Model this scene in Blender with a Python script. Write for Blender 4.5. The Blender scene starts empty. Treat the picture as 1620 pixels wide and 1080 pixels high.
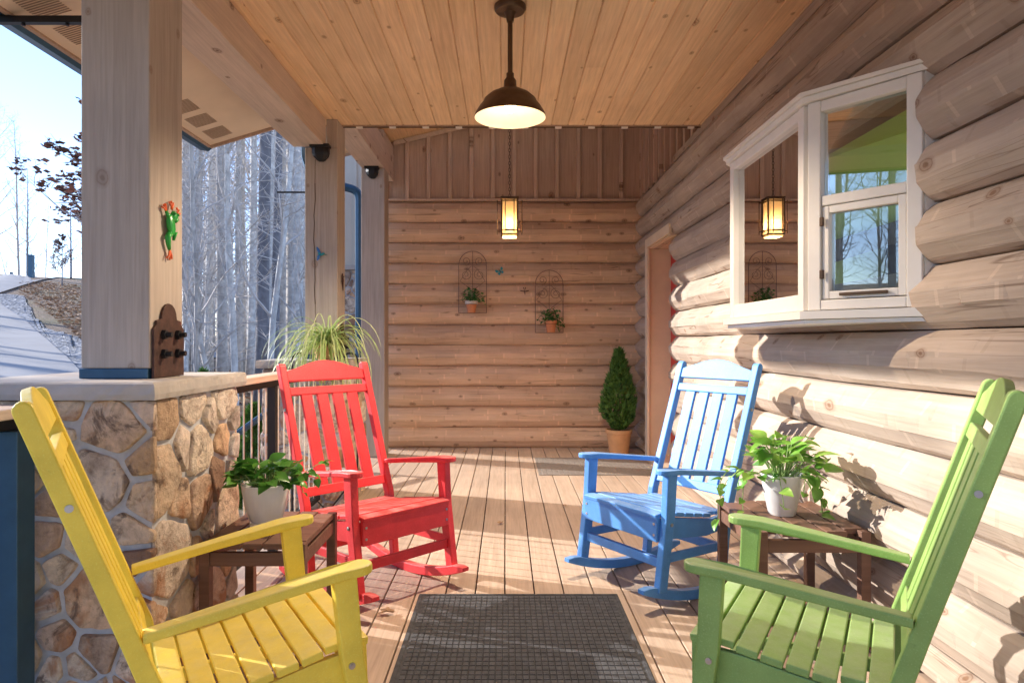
import bpy, bmesh, math, random
from mathutils import Vector, Matrix, noise
R = math.radians
S = bpy.context.scene
COL = S.collection

# ------------------------------------------------------------------ camera, sky, sun, exposure
cam = bpy.data.objects.new('camera', bpy.data.cameras.new('camera'))
COL.objects.link(cam)
cam.location = (0, 0, 1.2)
cam.rotation_euler = (R(90), 0, 0)
cam.data.lens = 24.0
cam.data.sensor_width = 36.0
cam.data.shift_x = 10 / 1620
cam.data.clip_start = 0.05
cam.data.clip_end = 2000
S.camera = cam

SUNV = Vector((-1.0, 0.36, 0.42))          # towards the sun
elev = math.atan2(SUNV.z, math.hypot(SUNV.x, SUNV.y))
azim = math.atan2(SUNV.x, SUNV.y)
w = bpy.data.worlds.new('World')
S.world = w
w.use_nodes = True
nt = w.node_tree
sky = nt.nodes.new('ShaderNodeTexSky')
sky.sky_type = 'NISHITA'
sky.sun_disc = False
sky.sun_elevation = elev
sky.sun_rotation = azim
sky.altitude = 700
sky.air_density = 1.0
sky.dust_density = 0.0
sky.ozone_density = 3.0
bg = nt.nodes['Background']
tint = nt.nodes.new('ShaderNodeMix')
tint.data_type = 'RGBA'
tint.blend_type = 'MULTIPLY'
tint.inputs[0].default_value = 1.0
tint.inputs[7].default_value = (1.0, .93, 1.04, 1)
nt.links.new(sky.outputs[0], tint.inputs[6])
nt.links.new(tint.outputs[2], bg.inputs[0])
bg.inputs[1].default_value = 0.10

sl = bpy.data.lights.new('sun', 'SUN')
sl.energy = 2.0
sl.angle = R(0.53)
sl.color = (1.0, 0.95, 0.89)
so = bpy.data.objects.new('sun', sl)
COL.objects.link(so)
so.rotation_euler = SUNV.to_track_quat('Z', 'Y').to_euler()
so.location = SUNV * 30

S.view_settings.view_transform = 'Standard'
S.view_settings.look = 'None'
S.view_settings.gamma = 1
S.view_settings.exposure = 2.12
S.render.resolution_x = 1024
S.render.resolution_y = 682
try:
    S.cycles.max_bounces = 12
    S.cycles.diffuse_bounces = 8
    S.cycles.transparent_max_bounces = 24
except Exception:
    pass

# ------------------------------------------------------------------ materials
def new_mat(name):
    m = bpy.data.materials.new(name)
    m.use_nodes = True
    return m, m.node_tree, m.node_tree.nodes['Principled BSDF']

def N(t, kind, **kw):
    n = t.nodes.new(kind)
    for k, v in kw.items():
        if k.startswith('i_'):
            n.inputs[k[2:].replace('_', ' ')].default_value = v
        else:
            setattr(n, k, v)
    return n

def ramp(t, src, stops):
    r = N(t, 'ShaderNodeValToRGB')
    e = r.color_ramp.elements
    while len(e) < len(stops):
        e.new(0.5)
    for i, (p, c) in enumerate(stops):
        e[i].position = p
        e[i].color = (c[0], c[1], c[2], 1) if len(c) == 3 else c
    t.links.new(src, r.inputs[0])
    return r.outputs[0]

def mixc(t, a, b, f, mode='MIX'):
    n = N(t, 'ShaderNodeMix', data_type='RGBA', blend_type=mode)
    for sock, v in ((n.inputs[0], f), (n.inputs[6], a), (n.inputs[7], b)):
        if hasattr(v, 'is_output'):
            t.links.new(v, sock)
        else:
            sock.default_value = v if not isinstance(v, tuple) else (v[0], v[1], v[2], 1)
    return n.outputs[2]

def coords(t, scale=(1, 1, 1), rot=(0, 0, 0)):
    c = N(t, 'ShaderNodeTexCoord')
    m = N(t, 'ShaderNodeMapping')
    m.inputs['Scale'].default_value = scale
    m.inputs['Rotation'].default_value = rot
    t.links.new(c.outputs['Object'], m.inputs[0])
    return m.outputs[0]

def noise_n(t, vec, scale, detail=4, rough=0.55, dist=0.0):
    n = N(t, 'ShaderNodeTexNoise')
    n.inputs['Scale'].default_value = scale
    n.inputs['Detail'].default_value = detail
    n.inputs['Roughness'].default_value = rough
    n.inputs['Distortion'].default_value = dist
    t.links.new(vec, n.inputs['Vector'])
    return n.outputs[0]

def bump(t, bs, src, strength=0.3, dist=0.01, prev=None):
    b = N(t, 'ShaderNodeBump')
    b.inputs['Strength'].default_value = strength
    b.inputs['Distance'].default_value = dist
    t.links.new(src, b.inputs['Height'])
    if prev is not None:
        t.links.new(prev, b.inputs['Normal'])
    t.links.new(b.outputs[0], bs.inputs['Normal'])
    return b.outputs[0]

def wood(name, c1, c2, axis, rough=0.7, knots=True, grain=1.0, bumpv=0.25, knot_scale=2.3, knot_c=(.16, .08, .04), island=0.12, dirt=0.25, hew=False, drop=0, knot_cut=0.35, both=False):
    """long grained wood: axis 0/1/2 is the grain direction in object space; each board differs a little"""
    m, t, bs = new_mat(name)
    sc = [14, 14, 14]
    sc[axis] = 0.9
    v = coords(t, tuple(sc))
    g = N(t, 'ShaderNodeNewGeometry')
    off = N(t, 'ShaderNodeVectorMath', operation='SCALE')
    comb = N(t, 'ShaderNodeCombineXYZ')
    for i in range(3):
        t.links.new(g.outputs['Random Per Island'], comb.inputs[i])
    t.links.new(comb.outputs[0], off.inputs[0])
    off.inputs['Scale'].default_value = 37.0
    add = N(t, 'ShaderNodeVectorMath', operation='ADD')
    t.links.new(v, add.inputs[0]); t.links.new(off.outputs[0], add.inputs[1])
    v = add.outputs[0]
    n1 = noise_n(t, v, 1.6 * grain, 6, 0.62, 0.8)
    col = ramp(t, n1, [(0.28, c2), (0.72, c1)])
    # fine grain
    sc2 = [70, 70, 70]; sc2[axis] = 2.5
    v2 = coords(t, tuple(sc2))
    n2 = noise_n(t, v2, 1.0, 3, 0.6, 0.3)
    col = mixc(t, col, ramp(t, n2, [(0.3, (.55, .5, .46)), (0.7, (1.15, 1.12, 1.1))]), 0.24 if hew else 0.35, 'MULTIPLY')
    # broad weathering
    v3 = coords(t, (1, 1, 1))
    n3 = noise_n(t, v3, 1.7, 4, 0.6)
    col = mixc(t, col, ramp(t, n3, [(0.3, (.72, .70, .70)), (0.65, (1.08, 1.06, 1.04))]), dirt, 'MULTIPLY')
    if island:
        isl = ramp(t, g.outputs['Random Per Island'], [(0, (1 - island,) * 3), (1, (1 + island,) * 3)])
        col = mixc(t, col, isl, 1.0, 'MULTIPLY')
    if knots:
        cr_ax = [i for i in range(3) if i != axis and i != drop][0]
        if both: sk_both = [i for i in range(3) if i != axis]
        sk = [1, 1, 1]; sk[axis] = knot_scale * 1.15; sk[cr_ax] = knot_scale * 2.0
        if both:
            for i in sk_both: sk[i] = knot_scale * 1.6
        vk = coords(t, tuple(sk))
        addk = N(t, 'ShaderNodeVectorMath', operation='ADD')
        t.links.new(vk, addk.inputs[0]); t.links.new(off.outputs[0], addk.inputs[1])
        sx = N(t, 'ShaderNodeSeparateXYZ'); t.links.new(addk.outputs[0], sx.inputs[0])
        cx_ = N(t, 'ShaderNodeCombineXYZ')
        t.links.new(sx.outputs[axis], cx_.inputs[0]); 
        if both:
            sm_ = N(t, 'ShaderNodeMath', operation='ADD')
            t.links.new(sx.outputs[sk_both[0]], sm_.inputs[0]); t.links.new(sx.outputs[sk_both[1]], sm_.inputs[1])
            t.links.new(sm_.outputs[0], cx_.inputs[1])
        else:
            t.links.new(sx.outputs[cr_ax], cx_.inputs[1])
        vo = N(t, 'ShaderNodeTexVoronoi', voronoi_dimensions='2D')
        vo.inputs['Scale'].default_value = 1.0
        t.links.new(cx_.outputs[0], vo.inputs['Vector'])
        kd = noise_n(t, vk, 9, 3, .6)
        sep = N(t, 'ShaderNodeSeparateColor')
        t.links.new(vo.outputs['Color'], sep.inputs[0])
        siz = N(t, 'ShaderNodeMath', operation='MULTIPLY_ADD')     # every knot its own size
        t.links.new(sep.outputs[1], siz.inputs[0]); siz.inputs[1].default_value = 1.6; siz.inputs[2].default_value = .75
        dd = N(t, 'ShaderNodeMath', operation='MULTIPLY')
        t.links.new(vo.outputs['Distance'], dd.inputs[0]); t.links.new(siz.outputs[0], dd.inputs[1])
        ma = N(t, 'ShaderNodeMath', operation='MULTIPLY_ADD')
        t.links.new(kd, ma.inputs[0]); ma.inputs[1].default_value = 0.06
        t.links.new(dd.outputs[0], ma.inputs[2])
        k = ramp(t, ma.outputs[0], [(0.055, (1, 1, 1)), (0.075, (.45, .45, .45)), (0.095, (.55, .55, .55)), (0.105, (.95, .95, .95)), (0.118, (.35, .35, .35)), (0.16, (0, 0, 0))])
        sel = N(t, 'ShaderNodeMath', operation='GREATER_THAN')
        t.links.new(sep.outputs[0], sel.inputs[0]); sel.inputs[1].default_value = knot_cut
        f = N(t, 'ShaderNodeMath', operation='MULTIPLY')
        t.links.new(k, f.inputs[0]); t.links.new(sel.outputs[0], f.inputs[1])
        f2 = N(t, 'ShaderNodeMath', operation='MULTIPLY')
        t.links.new(f.outputs[0], f2.inputs[0]); f2.inputs[1].default_value = 0.85
        col = mixc(t, col, knot_c, f2.outputs[0])
    if hew:
        sc4 = [16, 16, 16]; sc4[axis] = .5
        v4 = coords(t, tuple(sc4))
        n4 = noise_n(t, v4, 1.0, 2, .5, .6)
        n5 = noise_n(t, coords(t, (1.3, 1.3, 1.3)), 1.0, 2, .5)
        cm = N(t, 'ShaderNodeMath', operation='MULTIPLY')
        t.links.new(ramp(t, n4, [(.485, (0, 0, 0)), (.495, (1, 1, 1)), (.505, (0, 0, 0))]), cm.inputs[0])
        t.links.new(ramp(t, n5, [(.48, (0, 0, 0)), (.58, (.8, .8, .8))]), cm.inputs[1])
        col = mixc(t, col, (.13, .075, .045), cm.outputs[0])
    if hew:      # adze cuts: each cut takes the stain a little differently, with a paler nick where it ends
        at = N(t, 'ShaderNodeAttribute', attribute_name='hew')
        col = mixc(t, col, ramp(t, at.outputs['Fac'], [(0, (.85, .84, .83)), (.15, (.92, .92, .93)), (.3, (.92, .92, .93)), (.7, (1.07, 1.06, 1.05)), (.85, (1.07, 1.06, 1.05)), (1, (1.09, 1.09, 1.09))]), 1.0, 'MULTIPLY')
    t.links.new(col, bs.inputs['Base Color'])
    bs.inputs['Roughness'].default_value = rough
    bs.inputs['Specular IOR Level'].default_value = 0.3
    b1 = bump(t, bs, n2, bumpv, 0.004)
    bump(t, bs, n1, bumpv, 0.01, b1)
    return m

def plain(name, c, rough=0.6, metal=0.0, var=0.12, scale=20, bumpv=0.0, bscale=200, spec=0.5, c2=None):
    m, t, bs = new_mat(name)
    v = coords(t)
    n = noise_n(t, v, scale, 5, 0.6)
    lo = c2 if c2 else tuple(x * (1 - var) for x in c)
    hi = tuple(min(1, x * (1 + var)) for x in c)
    t.links.new(ramp(t, n, [(0.3, lo), (0.7, hi)]), bs.inputs['Base Color'])
    bs.inputs['Roughness'].default_value = rough
    bs.inputs['Metallic'].default_value = metal
    bs.inputs['Specular IOR Level'].default_value = spec
    if bumpv:
        bump(t, bs, noise_n(t, v, bscale, 3, 0.6), bumpv, 0.003)
    return m

def leafmat(name, c1, c2, trans=0.35, rough=0.45, scale=3):
    m, t, bs = new_mat(name)
    g = N(t, 'ShaderNodeNewGeometry')
    v = coords(t)
    n = noise_n(t, v, scale * 6, 3, .6)
    a = mixc(t, c1, c2, g.outputs['Random Per Island'])
    a = mixc(t, a, ramp(t, n, [(0.3, (.7, .75, .6)), (0.7, (1.2, 1.15, 1.1))]), 0.7, 'MULTIPLY')
    t.links.new(a, bs.inputs['Base Color'])
    bs.inputs['Roughness'].default_value = rough
    tr = N(t, 'ShaderNodeBsdfTranslucent')
    t.links.new(a, tr.inputs[0])
    mx = N(t, 'ShaderNodeMixShader')
    mx.inputs[0].default_value = trans
    t.links.new(bs.outputs[0], mx.inputs[1]); t.links.new(tr.outputs[0], mx.inputs[2])
    t.links.new(mx.outputs[0], t.nodes['Material Output'].inputs[0])
    return m

def hdpe(name, c):
    """coloured plastic lumber: faint brushed grain, tiny pits, dust"""
    m, t, bs = new_mat(name)
    v = coords(t)
    n = noise_n(t, v, 9, 4, .6)
    col = ramp(t, n, [(0.3, tuple(x * .86 for x in c)), (0.7, tuple(min(1, x * 1.08 + .008) for x in c))])
    sp = noise_n(t, v, 260, 2, .5)
    col = mixc(t, col, tuple(min(1, x * 1.3 + .16) for x in c), ramp(t, sp, [(0.56, (0, 0, 0)), (0.75, (.3, .3, .3))]))
    sm = noise_n(t, v, 30, 5, .75)
    col = mixc(t, col, tuple(x * .55 for x in c), ramp(t, sm, [(0.62, (0, 0, 0)), (0.72, (.45, .45, .45))]))
    geo = N(t, 'ShaderNodeNewGeometry')
    sxyz = N(t, 'ShaderNodeSeparateXYZ'); t.links.new(geo.outputs['Normal'], sxyz.inputs[0])
    dn = noise_n(t, v, 14, 5, .7)
    dm = N(t, 'ShaderNodeMath', operation='MULTIPLY')        # dust and fading on the upward faces
    t.links.new(ramp(t, sxyz.outputs[2], [(.75, (0, 0, 0)), (.95, (.28, .28, .28))]), dm.inputs[0])
    t.links.new(ramp(t, dn, [(.35, (.25, .25, .25)), (.7, (1, 1, 1))]), dm.inputs[1])
    col = mixc(t, col, (.62, .60, .55), dm.outputs[0])
    t.links.new(col, bs.inputs['Base Color'])
    bs.inputs['Roughness'].default_value = 0.48
    bs.inputs['Specular IOR Level'].default_value = 0.45
    b = bump(t, bs, sp, 0.35, 0.0012)
    bump(t, bs, noise_n(t, coords(t, (30, 30, 30)), 1.0, 3), .2, .002, b)
    return m

def emit(name, c, s, base=None):
    m, t, bs = new_mat(name)
    bs.inputs['Base Color'].default_value = (*(base or c), 1)
    bs.inputs['Emission Color'].default_value = (*c, 1)
    bs.inputs['Emission Strength'].default_value = s
    return m

M = {}
M['log'] = wood('log_stain', (.57, .475, .385), (.465, .375, .295), 1, hew=True, knot_c=(.20, .10, .05), island=.07, bumpv=.35, dirt=.55, knot_scale=2.0, drop=0)
M['log_x'] = wood('log_stain_x', (.83, .585, .40), (.64, .43, .285), 0, hew=True, knot_c=(.17, .08, .04), island=.07, bumpv=.35, dirt=.5, knot_scale=2.4, drop=1)
M['board'] = wood('board_stain', (.57, .41, .30), (.47, .33, .24), 2, knot_c=(.16, .08, .05), island=.06, knot_scale=2.2, drop=1, knot_cut=.6)
M['batten'] = wood('batten_stain', (.66, .49, .37), (.55, .40, .30), 2, island=.06, knot_scale=1.7)
M['ceil'] = wood('ceiling_pine', (.88, .65, .40), (.78, .53, .30), 1, knot_c=(.28, .13, .05), island=.07, knot_scale=2.6, drop=2, knot_cut=.45, rough=.55, dirt=.3)
M['beam'] = wood('beam_stain', (.70, .57, .46), (.59, .47, .375), 1, island=0, knot_scale=2.3, both=True, knot_cut=.5, dirt=.4)
M['post'] = wood('post_stain', (.51, .435, .37), (.44, .375, .315), 2, island=0, knot_scale=2.5, both=True, knot_cut=.5, knot_c=(.26, .18, .13), dirt=.35, grain=1.4)
M['soffit'] = plain('soffit_panel', (.80, .62, .44), .7, var=.06, scale=3)
M['deck'] = wood('deck_composite', (.58, .45, .345), (.48, .365, .275), 1, knots=False, island=.08, rough=.6, dirt=.5)
M['trim_white'] = plain('cream_window_paint', (.80, .77, .71), .45, var=.05, scale=6)
M['trim_peach'] = plain('peach_door_trim', (.72, .60, .45), .5, var=.06, scale=6)
M['red_door'] = plain('red_door_paint', (.60, .035, .03), .4, var=.05)
M['black_metal'] = plain('black_metal', (.018, .018, .02), .45, .3)
M['gutter'] = plain('blue_grey_gutter', (.035, .095, .16), .35, .25, var=.1)
M['bronze'] = plain('bronze_metal', (.12, .075, .045), .42, .75, var=.25, scale=15)
M['rust'] = plain('rust_brown_iron', (.075, .035, .025), .6, .4, var=.4, scale=30, bumpv=.2)
M['trellis_rust'] = plain('faded_rust', (.22, .13, .10), .7, .2, var=.3, scale=30)
M['vent'] = plain('vent_brown', (.34, .22, .14), .7)
M['steel'] = plain('bolt_steel', (.55, .55, .55), .3, .95)
M['cable'] = plain('baluster_metal', (.80, .76, .62), .4, .0)
M['cap'] = plain('cap_stone', (.44, .40, .36), .85, var=.14, scale=6, bumpv=.5, bscale=35)
M['mortar'] = plain('mortar', (.50, .50, .51), .95, var=.15, scale=25, bumpv=.6, bscale=90)
M['white_pot'] = plain('white_glaze', (.80, .79, .76), .35, var=.03)
M['terracotta'] = plain('terracotta', (.58, .22, .10), .85, var=.15, scale=18)
M['tan_pot'] = plain('tan_clay', (.62, .34, .16), .7, var=.12, scale=10)
M['lime_wash'] = plain('limed_rim', (.62, .55, .48), .9, var=.15, scale=40)
M['soil'] = plain('soil', (.05, .032, .02), .95, var=.5, scale=60, bumpv=.6, bscale=60)
M['table'] = wood('brown_plastic_wood', (.22, .125, .085), (.15, .08, .055), 0, knots=False, island=.15, rough=.5)
M['bark'] = plain('pale_bark', (.54, .50, .45), .9, c2=(.30, .27, .245), scale=5, bumpv=.4, bscale=30)
M['bark_dark'] = plain('dark_bark', (.24, .235, .25), .9, c2=(.13, .125, .135), scale=5, bumpv=.4, bscale=30)
M['bark_white'] = plain('white_bark', (.66, .64, .60), .85, c2=(.36, .34, .32), scale=7)
M['twig'] = plain('twig', (.52, .47, .43), .9, var=.3, scale=4)
M['pothos'] = leafmat('pothos_leaf', (.11, .32, .04), (.30, .52, .10), .30, .32)
M['pothos_dark'] = leafmat('dark_pothos_leaf', (.05, .20, .035), (.14, .36, .06), .25, .32)
M['ivy'] = leafmat('small_green_leaf', (.03, .14, .03), (.07, .24, .05), .25, .4)
M['spider'] = leafmat('spider_plant_leaf', (.36, .50, .16), (.66, .70, .38), .35, .45)
M['thuja'] = leafmat('thuja_leaf', (.03, .11, .02), (.13, .27, .05), .2, .6)
M['stem'] = plain('green_stem', (.22, .34, .10), .6)
M['brown_stem'] = plain('brown_stem', (.16, .10, .06), .8)
M['oakleaf'] = leafmat('dead_oak_leaf', (.09, .045, .035), (.19, .07, .045), .2, .7)
M['litter'] = leafmat('leaf_litter', (.30, .17, .10), (.46, .29, .19), .05, .8)
M['mat_dark'] = plain('charcoal_mat', (.088, .088, .094), .95, var=.25, scale=40, bumpv=.6, bscale=500, spec=.1)
M['mat_tan'] = plain('taupe_mat', (.27, .235, .205), .95, var=.18, scale=40, bumpv=.6, bscale=500, spec=.1)
M['concrete'] = plain('driveway_concrete', (.33, .315, .30), .85, var=.1, scale=.8, bumpv=.3, bscale=20)
M['lime'] = plain('lime_wall_paint', (.66, .72, .12), .7, var=.03)
M['brownwall'] = plain('brown_interior', (.12, .08, .05), .8)
M['cream_board'] = plain('cream_board', (.60, .54, .44), .7, var=.05, scale=4)
M['green_art'] = plain('green_enamel', (.02, .34, .05), .3)
M['orange_art'] = plain('orange_enamel', (.80, .13, .03), .35)
M['teal_art'] = plain('teal_enamel', (.01, .24, .27), .3)
M['blue_art'] = plain('blue_enamel', (.02, .12, .35), .3)
M['bulb'] = emit('lit_bulb', (1, .68, .34), 9)
M['enamel'] = plain('white_enamel', (.85, .82, .76), .35, var=.03)

# lantern glass: frosted amber, glows, brightest about its bulb (a real hot spot of the lamp)
m, t, bs = new_mat('lantern_glass')
tl = N(t, 'ShaderNodeBsdfTranslucent'); tl.inputs[0].default_value = (.19, .15, .10, 1)
em = N(t, 'ShaderNodeEmission'); em.inputs[0].default_value = (1, .55, .2, 1); em.inputs[1].default_value = .05
bs.inputs['Base Color'].default_value = (.8, .6, .35, 1)
mx = N(t, 'ShaderNodeMixShader'); mx.inputs[0].default_value = .75
t.links.new(bs.outputs[0], mx.inputs[1]); t.links.new(tl.outputs[0], mx.inputs[2])
ad = N(t, 'ShaderNodeAddShader')
t.links.new(mx.outputs[0], ad.inputs[0]); t.links.new(em.outputs[0], ad.inputs[1])
t.links.new(ad.outputs[0], t.nodes['Material Output'].inputs[0])
M['lantern_glass'] = m

# window glass
m, t, bs = new_mat('window_glass')
t.nodes.remove(bs)
tr = N(t, 'ShaderNodeBsdfTransparent'); tr.inputs[0].default_value = (.9, .93, .9, 1)
gl = N(t, 'ShaderNodeBsdfGlossy'); gl.inputs['Roughness'].default_value = 0.0
fr = N(t, 'ShaderNodeFresnel'); fr.inputs[0].default_value = 1.95
mx = N(t, 'ShaderNodeMixShader')
t.links.new(fr.outputs[0], mx.inputs[0]); t.links.new(tr.outputs[0], mx.inputs[1]); t.links.new(gl.outputs[0], mx.inputs[2])
t.links.new(mx.outputs[0], t.nodes['Material Output'].inputs[0])
M['glass'] = m

# field stone: each stone its own colour
m, t, bs = new_mat('field_stone')
v = coords(t)
g = N(t, 'ShaderNodeNewGeometry')
c0 = ramp(t, g.outputs['Random Per Island'], [(0, (.80, .68, .54)), (.16, (.52, .36, .23)), (.3, (.82, .72, .60)), (.45, (.68, .44, .26)),
                                             (.6, (.74, .69, .62)), (.72, (.24, .13, .08)), (.80, (.80, .64, .47)), (.9, (.60, .40, .27)), (1, (.70, .61, .52))])
n1 = noise_n(t, v, 9, 6, .65, .6)
c1 = mixc(t, c0, ramp(t, n1, [(.3, (.36, .29, .25)), (.5, (1, 1, 1)), (.72, (1.3, 1.26, 1.22))]), .85, 'MULTIPLY')
n2 = noise_n(t, v, 45, 5, .7)
c1 = mixc(t, c1, ramp(t, n2, [(.3, (.55, .5, .46)), (.7, (1.2, 1.2, 1.2))]), .45, 'MULTIPLY')
n3 = noise_n(t, v, 4.5, 4, .6, 1.0)
c1 = mixc(t, c1, (.42, .17, .06), ramp(t, n3, [(.53, (0, 0, 0)), (.64, (.7, .7, .7))]))
n4 = noise_n(t, coords(t, (1, 1, 1), (1, 2, 0)), 7, 5, .7, 1.2)
c1 = mixc(t, c1, (.10, .06, .045), ramp(t, n4, [(.56, (0, 0, 0)), (.66, (.75, .75, .75))]))
t.links.new(c1, bs.inputs['Base Color'])
bs.inputs['Roughness'].default_value = .85
b = bump(t, bs, n2, 1.0, .012)
bump(t, bs, n1, .6, .02, b)
M['stone'] = m

# ground: fallen leaves and dry grass
m, t, bs = new_mat('forest_floor')
v = coords(t)
a = noise_n(t, v, .35, 5, .6)
bb = noise_n(t, v, 9, 6, .75)
col = ramp(t, bb, [(.3, (.10, .07, .05)), (.5, (.26, .18, .12)), (.7, (.42, .33, .25))])
col = mixc(t, col, (.17, .18, .07), ramp(t, a, [(.5, (0, 0, 0)), (.7, (.5, .5, .5))]))
t.links.new(col, bs.inputs['Base Color'])
bs.inputs['Roughness'].default_value = .95
bump(t, bs, bb, 1.0, .1)
M['ground'] = m
m, t, bs = new_mat('gravel')
v = coords(t)
vo = N(t, 'ShaderNodeTexVoronoi'); vo.inputs['Scale'].default_value = 9
t.links.new(v, vo.inputs['Vector'])
sep = N(t, 'ShaderNodeSeparateColor'); t.links.new(vo.outputs['Color'], sep.inputs[0])
col = ramp(t, sep.outputs[0], [(0, (.08, .085, .10)), (.5, (.20, .21, .23)), (1, (.42, .42, .43))])
t.links.new(col, bs.inputs['Base Color']); bs.inputs['Roughness'].default_value = .9
bump(t, bs, vo.outputs['Distance'], 1.0, .06)
M['gravel'] = m

# ------------------------------------------------------------------ object helpers
def tag(o, label=None, cat=None, group=None, kind=None):
    if label: o['label'] = label
    if cat: o['category'] = cat
    if group: o['group'] = group
    if kind: o['kind'] = kind
    return o

def thing(name, label, cat, loc=(0, 0, 0), rot=(0, 0, 0), group=None):
    o = bpy.data.objects.new(name, None)
    o.empty_display_size = .1
    COL.objects.link(o)
    o.location = loc
    o.rotation_euler = rot
    return tag(o, label, cat, group)

def obj(name, bm, mats, parent=None, smooth=False, loc=None, sharp=None):
    me = bpy.data.meshes.new(name)
    bm.normal_update()
    bm.to_mesh(me)
    bm.free()
    for mm in (mats if isinstance(mats, (list, tuple)) else [mats]):
        me.materials.append(mm)
    if smooth:
        me.polygons.foreach_set('use_smooth', [True] * len(me.polygons))
        if sharp:
            try: me.set_sharp_from_angle(angle=R(sharp))
            except Exception: pass
    o = bpy.data.objects.new(name, me)
    COL.objects.link(o)
    if parent: o.parent = parent
    if loc: o.location = loc
    return o

def copy_tree(o, parent=None):
    c = o.copy()
    COL.objects.link(c)
    if parent: c.parent = parent
    for ch in list(o.children):
        copy_tree(ch, c)
    return c

def B(): return bmesh.new()

def add_box(bm, x0, x1, y0, y1, z0, z1, mat=None, bev=0.0, mi=0):
    """box, corners optionally transformed by mat; bev = chamfer"""
    xs, ys, zs = sorted((x0, x1)), sorted((y0, y1)), sorted((z0, z1))
    tmp = bmesh.new()
    vs = [tmp.verts.new((x, y, z)) for x in xs for y in ys for z in zs]
    for f in ((0, 1, 3, 2), (4, 6, 7, 5), (0, 4, 5, 1), (2, 3, 7, 6), (0, 2, 6, 4), (1, 5, 7, 3)):
        tmp.faces.new([vs[i] for i in f])
    if bev:
        bmesh.ops.bevel(tmp, geom=tmp.edges[:], offset=bev, segments=2, affect='EDGES', profile=.5)
    merge(bm, tmp, mat, mi)

def merge(bm, tmp, mat=None, mi=0):
    vm = {}
    for v in tmp.verts:
        vm[v] = bm.verts.new(mat @ v.co if mat else v.co)
    for f in tmp.faces:
        try:
            nf = bm.faces.new([vm[v] for v in f.verts])
            nf.material_index = mi
            nf.smooth = f.smooth
        except ValueError:
            pass
    tmp.free()

def add_tube(bm, pts, rad, seg=8, cap=True, mi=0):
    pts = [Vector(p) for p in pts]
    rads = rad if isinstance(rad, (list, tuple)) else [rad] * len(pts)
    up = None
    rings = []
    for i, p in enumerate(pts):
        d = (pts[min(i + 1, len(pts) - 1)] - pts[max(i - 1, 0)])
        if d.length < 1e-9: d = Vector((0, 0, 1))
        d.normalize()
        if up is None:
            up = Vector((0, 0, 1)) if abs(d.z) < .9 else Vector((1, 0, 0))
        a = d.cross(up)
        if a.length < 1e-6: a = d.cross(Vector((0, 1, 0)))
        a.normalize()
        b = d.cross(a)
        up = -b if up.dot(-b) > 0 else b
        a = d.cross(up).normalized(); b = d.cross(a).normalized()
        rings.append([bm.verts.new(p + (a * math.cos(2 * math.pi * k / seg) + b * math.sin(2 * math.pi * k / seg)) * rads[i]) for k in range(seg)])
    for r0, r1 in zip(rings, rings[1:]):
        for k in range(seg):
            f = bm.faces.new((r0[k], r0[(k + 1) % seg], r1[(k + 1) % seg], r1[k]))
            f.material_index = mi
    if cap and seg > 2:
        for r in (rings[0][::-1], rings[-1]):
            try:
                f = bm.faces.new(r); f.material_index = mi
            except ValueError: pass

def add_lathe(bm, prof, seg=32, c=(0, 0, 0), mi=0, rfun=None):
    rings = []
    for r, z in prof:
        ring = []
        for k in range(seg):
            a = 2 * math.pi * k / seg
            rr = r * (rfun(k, z) if rfun else 1)
            ring.append(bm.verts.new((c[0] + rr * math.cos(a), c[1] + rr * math.sin(a), c[2] + z)))
        rings.append(ring)
    for r0, r1 in zip(rings, rings[1:]):
        for k in range(seg):
            f = bm.faces.new((r0[k], r0[(k + 1) % seg], r1[(k + 1) % seg], r1[k]))
            f.material_index = mi
            f.smooth = True
    return rings

def add_prism(bm, pts2, d0, d1, mat=None, bev=0.0, mi=0):
    """2D outline (u,w) extruded along the local y from d0 to d1; u->x, w->z"""
    tmp = bmesh.new()
    a = [tmp.verts.new((u, d0, w_)) for u, w_ in pts2]
    b = [tmp.verts.new((u, d1, w_)) for u, w_ in pts2]
    n = len(pts2)
    tmp.faces.new(a[::-1]); tmp.faces.new(b)
    for i in range(n):
        tmp.faces.new((a[i], a[(i + 1) % n], b[(i + 1) % n], b[i]))
    bmesh.ops.recalc_face_normals(tmp, faces=tmp.faces[:])
    if bev:
        es = [e for e in tmp.edges if abs(e.verts[0].co.y - e.verts[1].co.y) < 1e-6]
        bmesh.ops.bevel(tmp, geom=es, offset=bev, segments=2, affect='EDGES', profile=.5)
    merge(bm, tmp, mat, mi)

rng = random.Random(7)
def fr(p, f=1.0): return noise.noise(Vector(p) * f)

# ------------------------------------------------------------------ terrain
def lerp_tab(tab, x):
    if x <= tab[0][0]: return tab[0][1]
    for (a, va), (b, vb) in zip(tab, tab[1:]):
        if x <= b:
            s = (x - a) / (b - a)
            return va + (vb - va) * s
    return tab[-1][1]
HILL = [(0, -.35), (5, -.32), (9, .08), (12, .5), (16, .98), (20, 1.5), (26, 2.5), (32, 3.7), (38, 4.85), (42, 5.2), (50, 5.0), (70, 4.0), (200, 2.0)]
LOW = [(0, -.35), (6, -.45), (12, -.55), (20, -.25), (40, .3), (80, 1.6), (200, 3.0)]
def ground_z(x, y):
    D = math.hypot(x, y)
    t_ = -x / max(y, 1.0)
    s = min(1, max(0, (t_ - .47) / .13)); s = s * s * (3 - 2 * s)
    if y < 3: s *= 1
    yy = D / 1.209
    h = lerp_tab(HILL, yy) * s + lerp_tab(LOW, yy) * (1 - s)
    amp = min(1, max(0, (D - 10) / 25))
    h += amp * .35 * noise.noise(Vector((x * .11, y * .11, 3.1)))
    return h

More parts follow.
